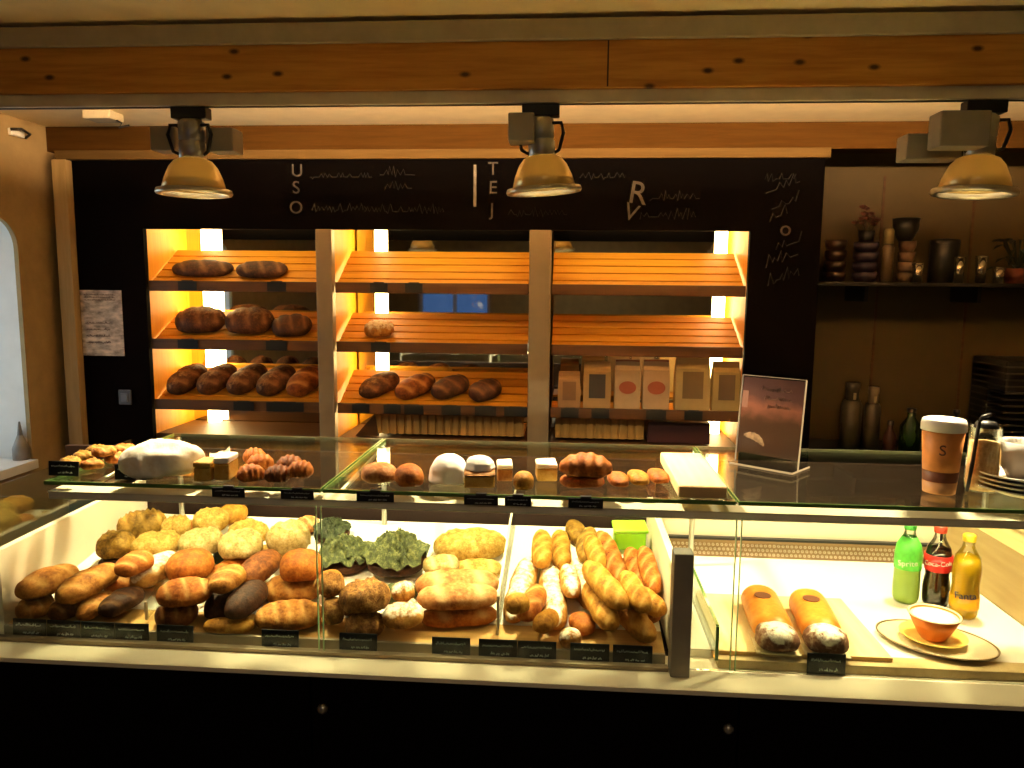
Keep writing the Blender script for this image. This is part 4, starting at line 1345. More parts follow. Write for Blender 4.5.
for k, (px, lb) in enumerate((
        (30, 'leftmost price tag, in the front left corner of the bread tray'), (64, 'price tag second from the left in the row of four touching tags'),
        (98, 'price tag third from the left in the row of four touching tags'), (132, 'price tag just left of the small clear tag holder'),
        (175, 'price tag just right of the small clear tag holder'), (280, 'price tag under the long golden rolls left of the pane seam'),
        (358, 'price tag under the nutty pastries right of the pane seam'), (451, 'price tag in front of the stacked pink rolls'),
        (498, 'price tag under the floured baguette by the glass divider'), (537, 'price tag touching the one by the glass divider on its right'),
        (590, 'price tag in front of the golden baguettes, second from the steel post'), (633, 'price tag nearest the steel post in the bread case'))):
    price_tag(px, 1.6455, 0.8122, lb, seed=k + 1, w=0.082 if k < 4 else 0.088)
price_tag(828, 1.644, 0.8095, 'single price tag in front of the two wrapped cakes', seed=20, w=0.082, h=0.046, group='price tags in the right-hand case')

# ------------------------------------------------------------------ goods on the glass top shelf
TOP = (TOP_P0, TOP_N)
T1 = 'knotted cookies on the top shelf at far left'
for k, (x, y, w, d) in enumerate(((70, 462, 22, 'front left'), (92, 464, 24, 'front middle'), (116, 458, 24, 'right'), (84, 456, 22, 'back left'), (104, 453, 24, 'back middle'), (124, 449, 24, 'back right'), (96, 450, 20, 'topmost'))):
    bread('%s brown-gold knotted cookie of the pile at the left of the top shelf' % d, ('olive', 'golden', 'orange')[k % 3], x - w / 2, y + 1, x + w / 2, y - 2, 0.055, 0.026,
          name='cookie', cat='cookie', group=T1, plane=TOP, p=2.2, bump=0.2, freq=6, ridge=0.3, scores=2)
bread('large white sugar-dusted loaf on the left of the top shelf', 'sugar', 114, 464, 203, 458, 0.15, 0.095, name='sugared_loaf', cat='loaf', plane=TOP, p=1.7, bump=0.2, freq=2.5, nu=36, nv=28)


def cake_slice(label, px0, px1, py, d, h, top, side, group, plane=TOP):
    a = on_plane(px0, py, plane[0], plane[1]); b = on_plane(px1, py, plane[0], plane[1])
    wd = abs(b.x - a.x)
    body = B(); box(body, -wd / 2, wd / 2, -d / 2, d / 2, 0, h * 0.72, 0.004)
    ic = B(); box(ic, -wd / 2 - 0.001, wd / 2 + 0.001, -d / 2 - 0.001, d / 2 + 0.001, h * 0.72 + 0.0005, h, 0.005)
    for v in ic.verts:
        if v.co.z > h * 0.85:
            v.co.z += 0.004 * noise.noise(v.co * 60)
    mw = settle([body, ic], px0, py, px1, py, plane[0], plane[1], 0.0015)
    o = empty('cake_slice', (0, 0, 0), label, 'cake', group); o.matrix_world = mw
    obj('sponge', body, C[side], o, False, True)
    obj('icing', ic, C[top], o, True, True)
    return o


T2 = 'cake slices on the glass top shelf'
cake_slice('yellow cake slice right beside the sugar-dusted loaf', 199, 216, 474, 0.07, 0.045, 'sponge', 'sponge', T2)
cake_slice('white-iced cake slice beside the orange croissants', 219, 234, 473, 0.07, 0.055, 'meringue', 'sponge', T2)
T3 = 'croissants piled on the left part of the top shelf'
cr = dict(p=2.0, bump=0.05, seg=5, segamp=0.16, bend=0.5, nu=40)
for k, (x0, y0, x1, y1, kd, lb) in enumerate(((236, 474, 264, 470, 'orange', 'front left croissant of the orange pile'), (264, 473, 292, 472, 'brown', 'brown croissant at the front middle of the pile'),
                                              (288, 470, 314, 470, 'orange', 'croissant lying nearest the pane seam on the top shelf'), (246, 462, 274, 460, 'orange', 'croissant at the back left of the orange pile'),
                                              (276, 463, 304, 462, 'brown', 'brown croissant at the back right of the pile'), (242, 456, 266, 454, 'orange', 'topmost orange croissant of the pile'))):
    bread(lb, kd, x0, y0, x1, y1, 0.065, 0.045, name='croissant', cat='croissant', group=T3, plane=TOP, **cr)
bread('pale pink bun left of the peach one on the top shelf', 'pink', 362, 474, 396, 470, 0.085, 0.05, name='glazed_bun', cat='bun', group='round glazed buns on the top shelf', plane=TOP, p=2.2, bump=0.04)
bread('peach round bun right of the pale pink one', 'orange', 395, 476, 423, 474, 0.085, 0.055, name='glazed_bun', cat='bun', group='round glazed buns on the top shelf', plane=TOP, p=2.2, bump=0.03)
bread('small cream dollop bun in front of the pale pink bun', 'sugar', 376, 479, 390, 478, 0.04, 0.032, name='glazed_bun', cat='bun', group='round glazed buns on the top shelf', plane=TOP, p=2.0, bump=0.05)


def meringue(label, px, py, R, H, group, lift=0.0):
    bm = bmesh.new()
    bm.verts.layers.float.new('score'); bm.verts.layers.float.new('top')
    prof = []
    n = 22
    for i in range(n + 1):
        f = i / n
        r = R * (1 - f ** 2.4) ** 0.5 * (1 + 0.012 * math.sin(f * 16))
        prof.append((r if i < n else 0, H * f))
    lathe(bm, [(0, 0)] + prof, 28, rib=7, ribamp=0.03)
    for v in bm.verts:
        v.co.x += 0.004 * noise.noise(v.co * 40); v.co.y += 0.004 * noise.noise(v.co * 40 + Vector((3, 1, 2)))
    mw = settle([bm], px - 8, py, px + 8, py, TOP_P0 + Vector((0, 0, lift)), TOP_N, 0.002)
    return bake('meringue', bm, C['meringue'], label, 'meringue', group, mw)


meringue('large white meringue dome in the middle of the top shelf', 449, 480, 0.048, 0.065, 'white meringues on the top shelf')
cake_slice('beige cake block under the small white meringue', 465, 494, 480, 0.07, 0.034, 'cake_brown', 'sponge', T2)
meringue('smaller white meringue sitting on the beige cake block', 480, 474, 0.036, 0.03, 'white meringues on the top shelf', lift=0.036)
cake_slice('beige cake block right of the meringues', 497, 512, 478, 0.07, 0.04, 'sugar', 'cake_brown', T2)
bread('small orange bun between the beige block and the pale cakes', 'baguette', 513, 480, 534, 480, 0.06, 0.045, name='glazed_bun', cat='bun', group='round glazed buns on the top shelf', plane=TOP, p=2.4, bump=0.04)
cake_slice('pale cake slice left of the large orange croissant', 536, 556, 478, 0.07, 0.042, 'sugar', 'sponge', T2)
T4 = 'orange pastries right of centre on the top shelf'
bread('flat orange pastry under the front of the large croissant', 'orange', 560, 480, 604, 479, 0.08, 0.03, name='pastry', cat='pastry', group=T4, plane=TOP, p=3, bump=0.05)
bread('large orange croissant on the top shelf right of centre', 'orange', 560, 466, 612, 468, 0.10, 0.06, name='croissant', cat='croissant', group=T4, plane=TOP, **cr)
for k, (x, lb) in enumerate(((618, 'first flat orange pastry right of the large croissant'), (638, 'second flat orange pastry right of the large croissant'), (658, 'flat orange pastry next to the wooden board'))):
    bread(lb, ('orange', 'baguette', 'orange')[k], x - 10, 478, x + 10, 478, 0.10, 0.028, name='pastry', cat='pastry', group=T4, plane=TOP, p=3, bump=0.06)
o = empty('wooden_board', (0.30, 1.82, GZ), 'pale thick wooden board lying on the top shelf near the sign', 'board')
bm = B(); box(bm, -0.055, 0.052, -0.15, 0.2, 0.0008, 0.03, 0.006)
obj('plank', bm, wood('pale_board', (0.74, 0.54, 0.28), (0.84, 0.66, 0.38), 'Y', 0.5), o, local=True)
bm = B(); box(bm, -0.052, 0.049, -0.1515, -0.150, 0.004, 0.027, 0); obj('end_grain', bm, wood('board_end', (0.5, 0.32, 0.13), (0.62, 0.42, 0.2), 'X', 0.6), o, local=True)

# tags of the top shelf: two standing at the left, small ones at the front edge of the glass
for k, (px, y0, w, h, lb) in enumerate(((64, 476, 0.075, 0.035, 'standing dark tag at the left end of the top shelf'), (131, 480, 0.078, 0.036, 'standing black tag in front of the sugar-dusted loaf'))):
    c = P(px, y0, Z=GZ)
    price_tag(c.x, c.y, GZ + 0.0008, lb, w, h, 'tags standing on the top shelf', seed=30 + k)
for k, (px, w, lb) in enumerate(((228, 34, 'small tag on the glass edge below the white-iced slice'), (297, 34, 'small tag on the glass edge left of the pane seam'), (375, 38, 'small tag on the glass edge below the pink bun'),
                                 (481, 34, 'small tag on the glass edge below the beige cake block'), (518, 26, 'small tag on the glass edge below the small orange bun'), (586, 34, 'small tag on the glass edge below the large croissant'))):
    c = P(px, 491, Y=1.656)
    o = price_tag(c.x, 1.6575, 1.1655, lb, w / F * 1.72, 0.022, 'small tags clipped along the glass shelf edge', lean=0.0, seed=40 + k, foot=False)
    bm = B(); box(bm, -0.012, 0.012, 0.0, 0.008, 0.0253, 0.0265); box(bm, -0.012, 0.012, -0.001, 0.0016, 0.02, 0.0265); obj('clip', bm, M['dark_plastic'], o, local=True)

# ------------------------------------------------------------------ sign holder, cup, jar, plates on the right of the top shelf
a, b, c, d = P(735, 462, Z=GZ), P(797, 473, Z=GZ), None, None
ang = math.atan2(b.y - a.y, b.x - a.x)
o = empty('sign_holder', ((a.x + b.x) / 2, (a.y + b.y) / 2, GZ), 'clear sign holder with a dark reddish poster on the top shelf', 'sign holder')
o.rotation_euler = (0, 0, ang)
hw = math.hypot(b.x - a.x, b.y - a.y) / 2
hh = 0.235
lean = Matrix.Rotation(-0.10, 4, 'X')
bpy.context.view_layer.update()
bm = B(); box(bm, -hw, hw, -0.002, 0.0, 0.0055, hh, 0, lean); box(bm, -hw, hw, 0.003, 0.005, 0.0055, hh, 0, lean)
acr = glass('acrylic', (0.96, 0.96, 0.96), 0.02)
obj('acrylic_front', bm, acr, o, local=True)
bm = B(); box(bm, -hw, hw, -0.03, 0.075, 0.0008, 0.005); obj('foot', bm, acr, o, local=True)
edge = mat('acrylic_edge', (0.36, 0.30, 0.24), 0.3)
bm = B()
box(bm, -hw - 0.0015, -hw, -0.002, 0.005, 0.0055, hh, 0, lean); box(bm, hw, hw + 0.0015, -0.002, 0.005, 0.0055, hh, 0, lean); box(bm, -hw, hw, -0.002, 0.005, hh, hh + 0.0015, 0, lean)
box(bm, -hw, hw, -0.032, -0.03, 0.0008, 0.0052); box(bm, hw, hw + 0.0015, -0.03, 0.075, 0.0008, 0.0052)
obj('edge', bm, edge, o, local=True)
bm = B(); box(bm, -hw + 0.002, hw - 0.002, 0.0008, 0.0018, 0.03, hh - 0.003, 0, lean)
m, nt, bs = _nt('poster_print')
tc = nt.nodes.new('ShaderNodeTexCoord'); sp = nt.nodes.new('ShaderNodeSeparateXYZ'); nt.links.new(tc.outputs['Object'], sp.inputs[0])
nz = _noise(nt, 30, detail=3)
ad = nt.nodes.new('ShaderNodeMath'); ad.operation = 'MULTIPLY_ADD'; ad.inputs[1].default_value = 0.05
nt.links.new(nz.outputs['Fac'], ad.inputs[0]); nt.links.new(sp.outputs['Z'], ad.inputs[2])
dv = nt.nodes.new('ShaderNodeMath'); dv.operation = 'DIVIDE'; dv.inputs[1].default_value = hh + 0.05; nt.links.new(ad.outputs[0], dv.inputs[0])
rp = _ramp(nt, dv.outputs[0], [(0.12, (0.04, 0.018, 0.014)), (0.5, (0.07, 0.03, 0.014)), (0.62, (0.30, 0.11, 0.07)), (0.72, (0.12, 0.05, 0.045)), (0.95, (0.07, 0.033, 0.03))])
nt.links.new(rp.outputs['Color'], bs.inputs['Base Color']); bs.inputs['Roughness'].default_value = 0.35
ps = obj('poster', bm, m, o, local=True)
bm = loaf_bm(0.066, 0.022, 0.004, 77, p=2, seg=5, segamp=0.25, bend=0.6)
bm.transform(lean @ Matrix.Translation((-0.035, -0.0002, 0.075)) @ Matrix.Rotation(PI / 2, 4, 'X') @ Matrix.Rotation(-0.35, 4, 'Z') @ Matrix.Scale(0.2, 4, (0, 0, 1)))
obj('croissant_picture', bm, mat('poster_croissant', (0.30, 0.19, 0.11), 0.5, var=0.5, scale=90), ps, True, True)
bm = B(); box(bm, -hw + 0.004, -hw + 0.02, 0.0001, 0.0006, hh - 0.085, hh - 0.04, 0, lean); obj('pale_corner', bm, mat('poster_pale_patch', (0.34, 0.17, 0.13), 0.5), ps, local=True)  # flat paler patch near the upper left of the poster
for q in range(3):
    bm = scribble(B(), -0.03 + 0.01 * q, 0.055, 0.0, hh - 0.03 - 0.022 * q, 0.014, 300 + q, 0.0009); bm.transform(lean); obj('lettering', bm, mat('poster_ink%d' % q, (0.30, 0.2, 0.16), 0.6), ps, local=True)

cz = GZ + 0.0008
c = Vector((0.857, 1.795, cz))
o = empty('takeaway_cup', c, 'tall orange takeaway cup with a white lid on the top shelf', 'cup')
h = 0.148
part_lathe(o, 'body', [(0, 0), (0.034, 0), (0.0445, h), (0.042, h), (0.032, 0.003), (0, 0.003)], mat('cup_orange', (0.72, 0.27, 0.06), 0.5, var=0.2, scale=18), 36)
part_lathe(o, 'brown_band', [(0.0362, 0.028), (0.0382, 0.052), (0.0372, 0.052), (0.0352, 0.028)], mat('cup_brown', (0.16, 0.04, 0.012), 0.5), 36)
part_lathe(o, 'lower_band', [(0.0342, 0.001), (0.0362, 0.027), (0.0352, 0.027), (0.0335, 0.001)], mat('cup_lower', (0.62, 0.3, 0.12), 0.5), 36)
part_lathe(o, 'lid', [(0.045, h - 0.004), (0.0475, h - 0.003), (0.0475, h + 0.012), (0.044, h + 0.022), (0.038, h + 0.024), (0.036, h + 0.017), (0, h + 0.017)], mat('lid_white', (0.88, 0.84, 0.78), 0.4, var=0.03), 36)
bm = text_bm('S', 0.034, Matrix.Translation((-0.017, -0.0395, 0.103)) @ Matrix.Rotation(-0.42, 4, 'Z') @ FACE_Y, 0.0012)
obj('printed_mark', bm, mat('cup_mark', (0.10, 0.03, 0.012), 0.5), o, local=True)
o = empty('black_rod', (0.925, 1.80, cz), 'black straw leaning between the takeaway cup and the jar', 'rod')  # thin black bent rod between cup and jar
bm = B(); tube(bm, [(-0.009, -0.012, 0.0045), (0.0, -0.008, 0.07), (0.009, -0.004, 0.165)], 0.0042, 10); obj('tube', bm, M['dark_plastic'], o, True, True)
bm = B(); tube(bm, [(0.009, -0.004, 0.1655), (0.016, -0.003, 0.176), (0.034, -0.002, 0.182)], 0.0042, 10); obj('bent_tip', bm, M['dark_plastic'], o, True, True)
o = empty('biscuit_jar', (0.963, 1.82, cz), 'tall clear jar of beige biscuits with a dark lid knob beside the takeaway cup', 'jar')
part_lathe(o, 'contents', [(0, 0.003), (0.030, 0.003), (0.034, 0.02), (0.031, 0.115), (0, 0.118)], crust('biscuit_beige', (0.5, 0.28, 0.1), (0.72, 0.47, 0.22), (0.85, 0.66, 0.4), scale=45), 28)
part_lathe(o, 'glass_body', [(0, 0), (0.033, 0), (0.037, 0.02), (0.034, 0.12), (0.036, 0.15), (0.034, 0.15), (0.032, 0.12)], M['glass'], 32)
part_lathe(o, 'lid', [(0, 0.13), (0.022, 0.13), (0.026, 0.15), (0.020, 0.162), (0, 0.165)], M['dark_plastic'], 24)
white = mat('white_china', (0.88, 0.85, 0.80), 0.25, var=0.02)
pcx, pcy = 1.048, 1.80
for k, (z, lb) in enumerate(((0, 'bottom'), (0.0105, 'second'), (0.021, 'third'), (0.0315, 'top'))):
    o = empty('plate', (pcx, pcy, cz + z), '%s white plate of the stack at the right end of the top shelf' % lb, 'plate', 'white plates on the top shelf')
    part_lathe(o, 'body', [(0, 0), (0.055, 0), (0.075, 0.009), (0.104, 0.016), (0.105, 0.019), (0.102, 0.019), (0.074, 0.0125), (0.054, 0.004), (0, 0.004)], white, 40)
    part_lathe(o, 'rim', [(0.1035, 0.0192), (0.106, 0.0185), (0.1065, 0.020), (0.104, 0.0205)], white, 40)
o = empty('white_cup', (pcx - 0.005, pcy, cz + 0.0365), 'large white cup standing on the stack of white plates', 'cup')
part_lathe(o, 'body', [(0, 0), (0.032, 0), (0.050, 0.03), (0.056, 0.085), (0.053, 0.085), (0.046, 0.03), (0.03, 0.004), (0, 0.004)], white, 36)
bm = B(); tube(bm, [(0.052, 0, 0.07), (0.075, 0, 0.068), (0.078, 0, 0.035), (0.052, 0, 0.03)], 0.005); bm.transform(Matrix.Rotation(0.6, 4, 'Z')); obj('handle', bm, white, o, True, True)

# ------------------------------------------------------------------ right-hand case: board, wrapped cakes, bottles, bowl on tray
DZ = 0.829
o = empty('serving_board', (0.54, 1.84, DZ), 'flat pale wooden board under the two wrapped cakes', 'board')
bm = B(); box(bm, -0.19, 0.19, -0.165, 0.165, 0.0006, 0.0105, 0.002)
obj('plank', bm, wood('serving_pale', (0.70, 0.50, 0.22), (0.80, 0.60, 0.30), 'Y', 0.5), o, local=True)
bm = B(); box(bm, -0.19, 0.19, -0.1668, -0.1652, 0.001, 0.010); obj('front_edge', bm, wood('serving_edge', (0.48, 0.28, 0.09), (0.58, 0.36, 0.13), 'X', 0.5), o, local=True)
BZ = DZ + 0.0112


def wrapped_cake(px0, py0, px1, py1, label):
    a, b = P(px0, py0, Z=BZ + 0.02), P(px1, py1, Z=BZ + 0.02)
    c = (a + b) / 2
    ang = math.atan2(b.y - a.y, b.x - a.x)
    L = (b - a).length
    o = empty('wrapped_cake', (c.x, c.y, BZ), label, 'cake', 'paper wrapped cakes in the right-hand case')
    o.rotation_euler = (0, 0, ang)
    W, H = 0.094, 0.062
    wrap = loaf_bm(L * 0.86, W, H, 50 + px0, p=9, bump=0.03, flat=0.42, nu=30, nv=24, scores=0)
    wrap.transform(Matrix.Translation((-L * 0.07, 0, H * 0.42)))
    obj('paper_wrap', wrap, crust('wrap_orange%d' % px0, (0.45, 0.13, 0.015), (0.56, 0.20, 0.025), (0.64, 0.28, 0.05), scale=14, bump=0.2, rough=0.35), o, True, True)
    f = loaf_bm(L * 0.30, W * 1.0, H * 0.92, 51 + px0, p=3.6, bump=0.10, freq=4, nu=22, nv=24)
    f.transform(Matrix.Translation((L * 0.40, 0, H * 0.40)))
    obj('open_end', f, crust('cake_end%d' % px0, (0.09, 0.035, 0.02), (0.17, 0.07, 0.035), (0.55, 0.42, 0.28), scale=32, bump=0.6, flour=0.55), o, True, True)
    st = bmesh.new(); lathe(st, [(0, 0), (0.02, 0), (0.02, 0.0015), (0, 0.0015)], 24)
    st.transform(Matrix.Translation((-L * 0.15, -0.005, H * 1.0)) @ Matrix.Scale(1.0, 4))
    obj('oval_sticker', st, mat('sticker_brown%d' % px0, (0.12, 0.035, 0.015), 0.4), o, local=True)
    pl = bmesh.new(); box(pl, L * 0.1, L * 0.52, -W * 0.52, W * 0.52, 0.0003, 0.004, 0.001)
    obj('card_base', pl, mat('card_pale%d' % px0, (0.72, 0.58, 0.32), 0.6), o, local=True)
    return o


wrapped_cake(757, 596, 779, 646, 'wrapped loaf cake on the board, farther from the drinks bottles')
wrapped_cake(805, 600, 828, 648, 'wrapped loaf cake on the board, nearer to the drinks bottles')


def bottle(px, py, Yd, label, prof_l, glass_m, liquid_m, liq_prof, capm, cap_prof, lab=None, labm=None, mark=None):
    c = P(px, py, Y=Yd)
    o = empty('drinks_bottle', (c.x, Yd, DZ), label, 'bottle', 'soft drink bottles in the right-hand case')
    part_lathe(o, 'liquid', liq_prof, liquid_m, 32)
    part_lathe(o, 'plastic_body', prof_l, glass_m, 32)
    part_lathe(o, 'cap', cap_prof, capm, 24)
    if lab:
        part_lathe(o, 'wrapper', lab, labm, 36)
    if mark:
        s, size, z, r, mm, rot = mark
        # lettering bent round the bottle
        bm = text_bm(s, size, Matrix.Identity(4), 0.0004)
        bmesh.ops.triangulate(bm, faces=bm.faces[:])
        for v in bm.verts:
            x, y, zz = v.co
            yy = x * math.sin(rot) + y * math.cos(rot)
            xx = x * math.cos(rot) - y * math.sin(rot)
            a = xx / r - 0.42
            v.co = Vector(((r + 0.0006 + zz) * math.sin(a), -(r + 0.0006 + zz) * math.cos(a), z + yy))
        obj('printed_name', bm, mm, o, local=True)
    return o


def bprof(H, R, waist=1.0, neck=0.013):
    return [(0, 0.002), (R * 0.78, 0), (R * 0.96, H * 0.05), (R, H * 0.12), (R, H * 0.26), (R * waist, H * 0.40), (R, H * 0.54), (R * 1.0, H * 0.62), (R * 0.86, H * 0.74), (R * 0.5, H * 0.84), (neck, H * 0.9), (neck, H * 0.93)]


def inset(pr, d, top):
    return [(max(0, r - d), z + (0.001 if i < 2 else 0)) for i, (r, z) in enumerate(pr) if z <= top] + [(0, top)]


clear = glass('bottle_plastic', (0.97, 0.98, 0.95), 0.06)
green_pl = glass('green_plastic', (0.35, 0.86, 0.30), 0.06)
white_ink = mat('white_ink', (0.85, 0.83, 0.8), 0.6)
H, R = 0.213, 0.033
pr = bprof(H, R, 0.97)
bottle(905, 600, 2.03, 'green lemonade bottle, leftmost of the three drinks bottles', pr, clear, mat('lemonade', (0.52, 0.80, 0.16), 0.3), inset(pr, 0.0012, H * 0.56),
       mat('cap_green', (0.06, 0.42, 0.05), 0.4), [(0.0150, H * 0.93), (0.0155, H), (0.012, H + 0.003), (0, H + 0.003)],
       [(R + 0.0008, H * 0.44), (R + 0.0008, H * 0.62), (R * 0.86 + 0.0012, H * 0.74), (R * 0.5 + 0.0012, H * 0.84), (R * 0.5, H * 0.84), (R * 0.86, H * 0.74), (R, H * 0.62), (R, H * 0.44)],
       mat('label_green', (0.10, 0.52, 0.06), 0.35, var=0.35, scale=30), ('Sprite', 0.021, H * 0.53, R + 0.0012, white_ink, 0.12))
pr = bprof(H, R, 0.86)
bottle(935, 600, 2.01, 'dark cola bottle with a red wrapper, in the middle of the three', pr, clear, mat('cola', (0.022, 0.006, 0.003), 0.08, coat=0.7), inset(pr, 0.0012, H * 0.78),
       mat('cap_red', (0.55, 0.05, 0.02), 0.4), [(0.0150, H * 0.93), (0.0155, H), (0.012, H + 0.003), (0, H + 0.003)],
       [(R * 0.93 + 0.001, H * 0.46), (R + 0.001, H * 0.54), (R + 0.001, H * 0.66), (R * 0.95, H * 0.66), (R * 0.95, H * 0.54), (R * 0.88, H * 0.46)],
       mat('label_red', (0.62, 0.02, 0.015), 0.35), ('Coca-Cola', 0.017, H * 0.57, R + 0.0012, white_ink, 0.1))
pr = bprof(H, R, 0.93)
bottle(963, 614, 1.945, 'orange soda bottle, rightmost of the three drinks bottles', pr, clear, mat('orange_soda', (0.86, 0.50, 0.01), 0.3), inset(pr, 0.0012, H * 0.80),
       mat('cap_yellow', (0.85, 0.55, 0.03), 0.4), [(0.0150, H * 0.93), (0.0155, H), (0.012, H + 0.003), (0, H + 0.003)],
       [(R + 0.0008, H * 0.13), (R + 0.0008, H * 0.27), (R, H * 0.27), (R, H * 0.13)], mat('label_orange', (0.85, 0.40, 0.01), 0.35),
       ('Fanta', 0.024, H * 0.30, R + 0.0012, mat('navy_ink', (0.02, 0.02, 0.07), 0.5), 0.1))

c = P(934, 635, Z=DZ)
o = empty('oval_tray', (0.868, 1.775, DZ), 'oval metal tray holding the orange bowl in the right-hand case', 'tray')
bm = B()
lathe(bm, [(0, 0.0006), (0.085, 0.0006), (0.098, 0.004), (0.112, 0.010), (0.114, 0.012), (0.111, 0.0125), (0.097, 0.0065), (0.084, 0.003), (0, 0.003)], 56)
bm.transform(Matrix.Rotation(-0.5, 4, 'Z') @ Matrix.Diagonal((1.10, 0.80, 1, 1)))
obj('dish', bm, mat('tray_metal', (0.66, 0.55, 0.38), 0.3, metal=0.15), o, True, True)
bm = B(); lathe(bm, [(0.113, 0.0118), (0.1165, 0.0120), (0.117, 0.0145), (0.1135, 0.0148), (0.113, 0.0118)], 56)
bm.transform(Matrix.Rotation(-0.5, 4, 'Z') @ Matrix.Diagonal((1.10, 0.80, 1, 1)))
obj('rim', bm, mat('tray_rim', (0.34, 0.25, 0.14), 0.3, metal=0.7), o, True, True)
o = empty('saucer', (0.868, 1.79, DZ + 0.0042), 'yellow saucer under the orange bowl on the oval tray', 'saucer')

part_lathe(o, 'body', [(0, 0), (0.035, 0), (0.05, 0.006), (0.072, 0.013), (0.073, 0.0155), (0.070, 0.0155), (0.049, 0.009), (0.034, 0.0035), (0, 0.0035)], mat('saucer_yellow', (0.80, 0.58, 0.14), 0.3), 40)
part_lathe(o, 'foot_ring', [(0.030, -0.0004), (0.034, -0.0004), (0.034, 0.0002), (0.030, 0.0002)], mat('saucer_foot', (0.7, 0.5, 0.12), 0.4), 30)
o = empty('orange_bowl', (0.868, 1.79, DZ + 0.0086), 'small orange bowl with pale filling on the yellow saucer', 'bowl')
part_lathe(o, 'body', [(0, 0), (0.026, 0), (0.030, 0.006), (0.044, 0.03), (0.056, 0.058), (0.0525, 0.058), (0.041, 0.03), (0.026, 0.008), (0, 0.006)], mat('bowl_orange', (0.72, 0.18, 0.025), 0.35), 40)
part_lathe(o, 'rim', [(0.0558, 0.0575), (0.0575, 0.059), (0.0555, 0.061), (0.0525, 0.059)], mat('bowl_rim', (0.85, 0.62, 0.4), 0.4), 40)
part_lathe(o, 'filling', [(0, 0.060), (0.02, 0.0585), (0.04, 0.056), (0.0512, 0.0545), (0.045, 0.045), (0, 0.045)], C['sugar'], 36)

# ------------------------------------------------------------------ loaves, flour bags and tags in the bread cabinet
def on_shelf(label, kind, si, x0, y0, x1, y1, W, H, name='loaf', cat='loaf', group=None, **kw):
    p0, n = shelf_plane(si)
    return bread(label, kind, x0, y0, x1, y1, W, H, name=name, cat=cat, group=group, plane=(p0, n), **kw)


# shelf surfaces and lips
for si in range(3):
    zf, zb = SHELVES[si]
    bmx = prism(B(), [(3.43, zf + 0.0155), (BK, zb + 0.0155), (BK, zb - 0.03), (3.43, zf - 0.03)], -2.0, 0.8, 'X'); block(0, 0, 0, 0, 0, 0, bmx)
    block(-2.0, 0.8, 3.414, 3.4295, zf - 0.03, zf + 0.0265)
for x0, x1 in ((bays[0][1], bays[1][0]), (bays[1][1], bays[2][0])):
    block(x0, x1, 3.38, 3.9, 0.6, 2.0)
block(bays[0][0] - 0.05, bays[0][0], 3.38, 3.9, 0.6, 2.0)
dl = dict(p=2.6, bump=0.06, scores=3, sang=0.5)
K1 = 'dark loaves on the left cabinet shelves'
on_shelf('flat dark loaf on the left half of the top cabinet shelf', 'dark', 0, 172, 276, 234, 277, 0.12, 0.06, group=K1, **dl)
on_shelf('flat dark loaf on the right half of the top cabinet shelf', 'dark', 0, 236, 277, 288, 278, 0.12, 0.06, group=K1, **dl)
on_shelf('rounded dark loaf at the left of the middle cabinet shelf', 'shelf_loaf', 1, 176, 328, 226, 328, 0.17, 0.11, group=K1, **dl)
on_shelf('rounded dark loaf in the middle of the left bay middle shelf', 'shelf_loaf', 1, 226, 328, 274, 329, 0.17, 0.11, group=K1, **dl)
on_shelf('dark loaf with a pale cut face beside the upright, middle shelf', 'dark', 1, 272, 334, 312, 334, 0.15, 0.09, group=K1, **dl)
for k, (x0, x1, lb) in enumerate(((166, 202, 'leftmost loaf of the row on the lowest left cabinet shelf'), (196, 232, 'second loaf from the left on the lowest left cabinet shelf'),
                                  (226, 262, 'middle loaf of the row on the lowest left cabinet shelf'), (256, 290, 'fourth loaf from the left on the lowest left cabinet shelf'),
                                  (284, 314, 'paler loaf beside the upright on the lowest left cabinet shelf'))):
    on_shelf(lb, 'shelf_loaf' if k < 4 else 'brown', 2, x0, 396, x1, 372, 0.13, 0.10, group=K1, **dl)
K2 = 'dark loaves on the lowest shelf of the middle bay'
for k, (x0, y0, x1, y1, lb, kd) in enumerate(((360, 396, 398, 378, 'leftmost slanted dark loaf on the lowest middle bay shelf', 'shelf_loaf'), (396, 397, 434, 380, 'second slanted loaf on the lowest middle bay shelf', 'brown'),
                                              (432, 396, 468, 382, 'third dark loaf on the lowest middle bay shelf', 'dark'), (470, 398, 500, 386, 'darkest small loaf near the upright in the middle bay', 'dark'))):
    on_shelf(lb, kd, 2, x0, y0, x1, y1, 0.12, 0.085, group=K2, **dl)
on_shelf('single pale bun alone on the middle shelf of the centre bay', 'floured', 1, 364, 334, 394, 334, 0.11, 0.07, name='bun', cat='bun', **dl)


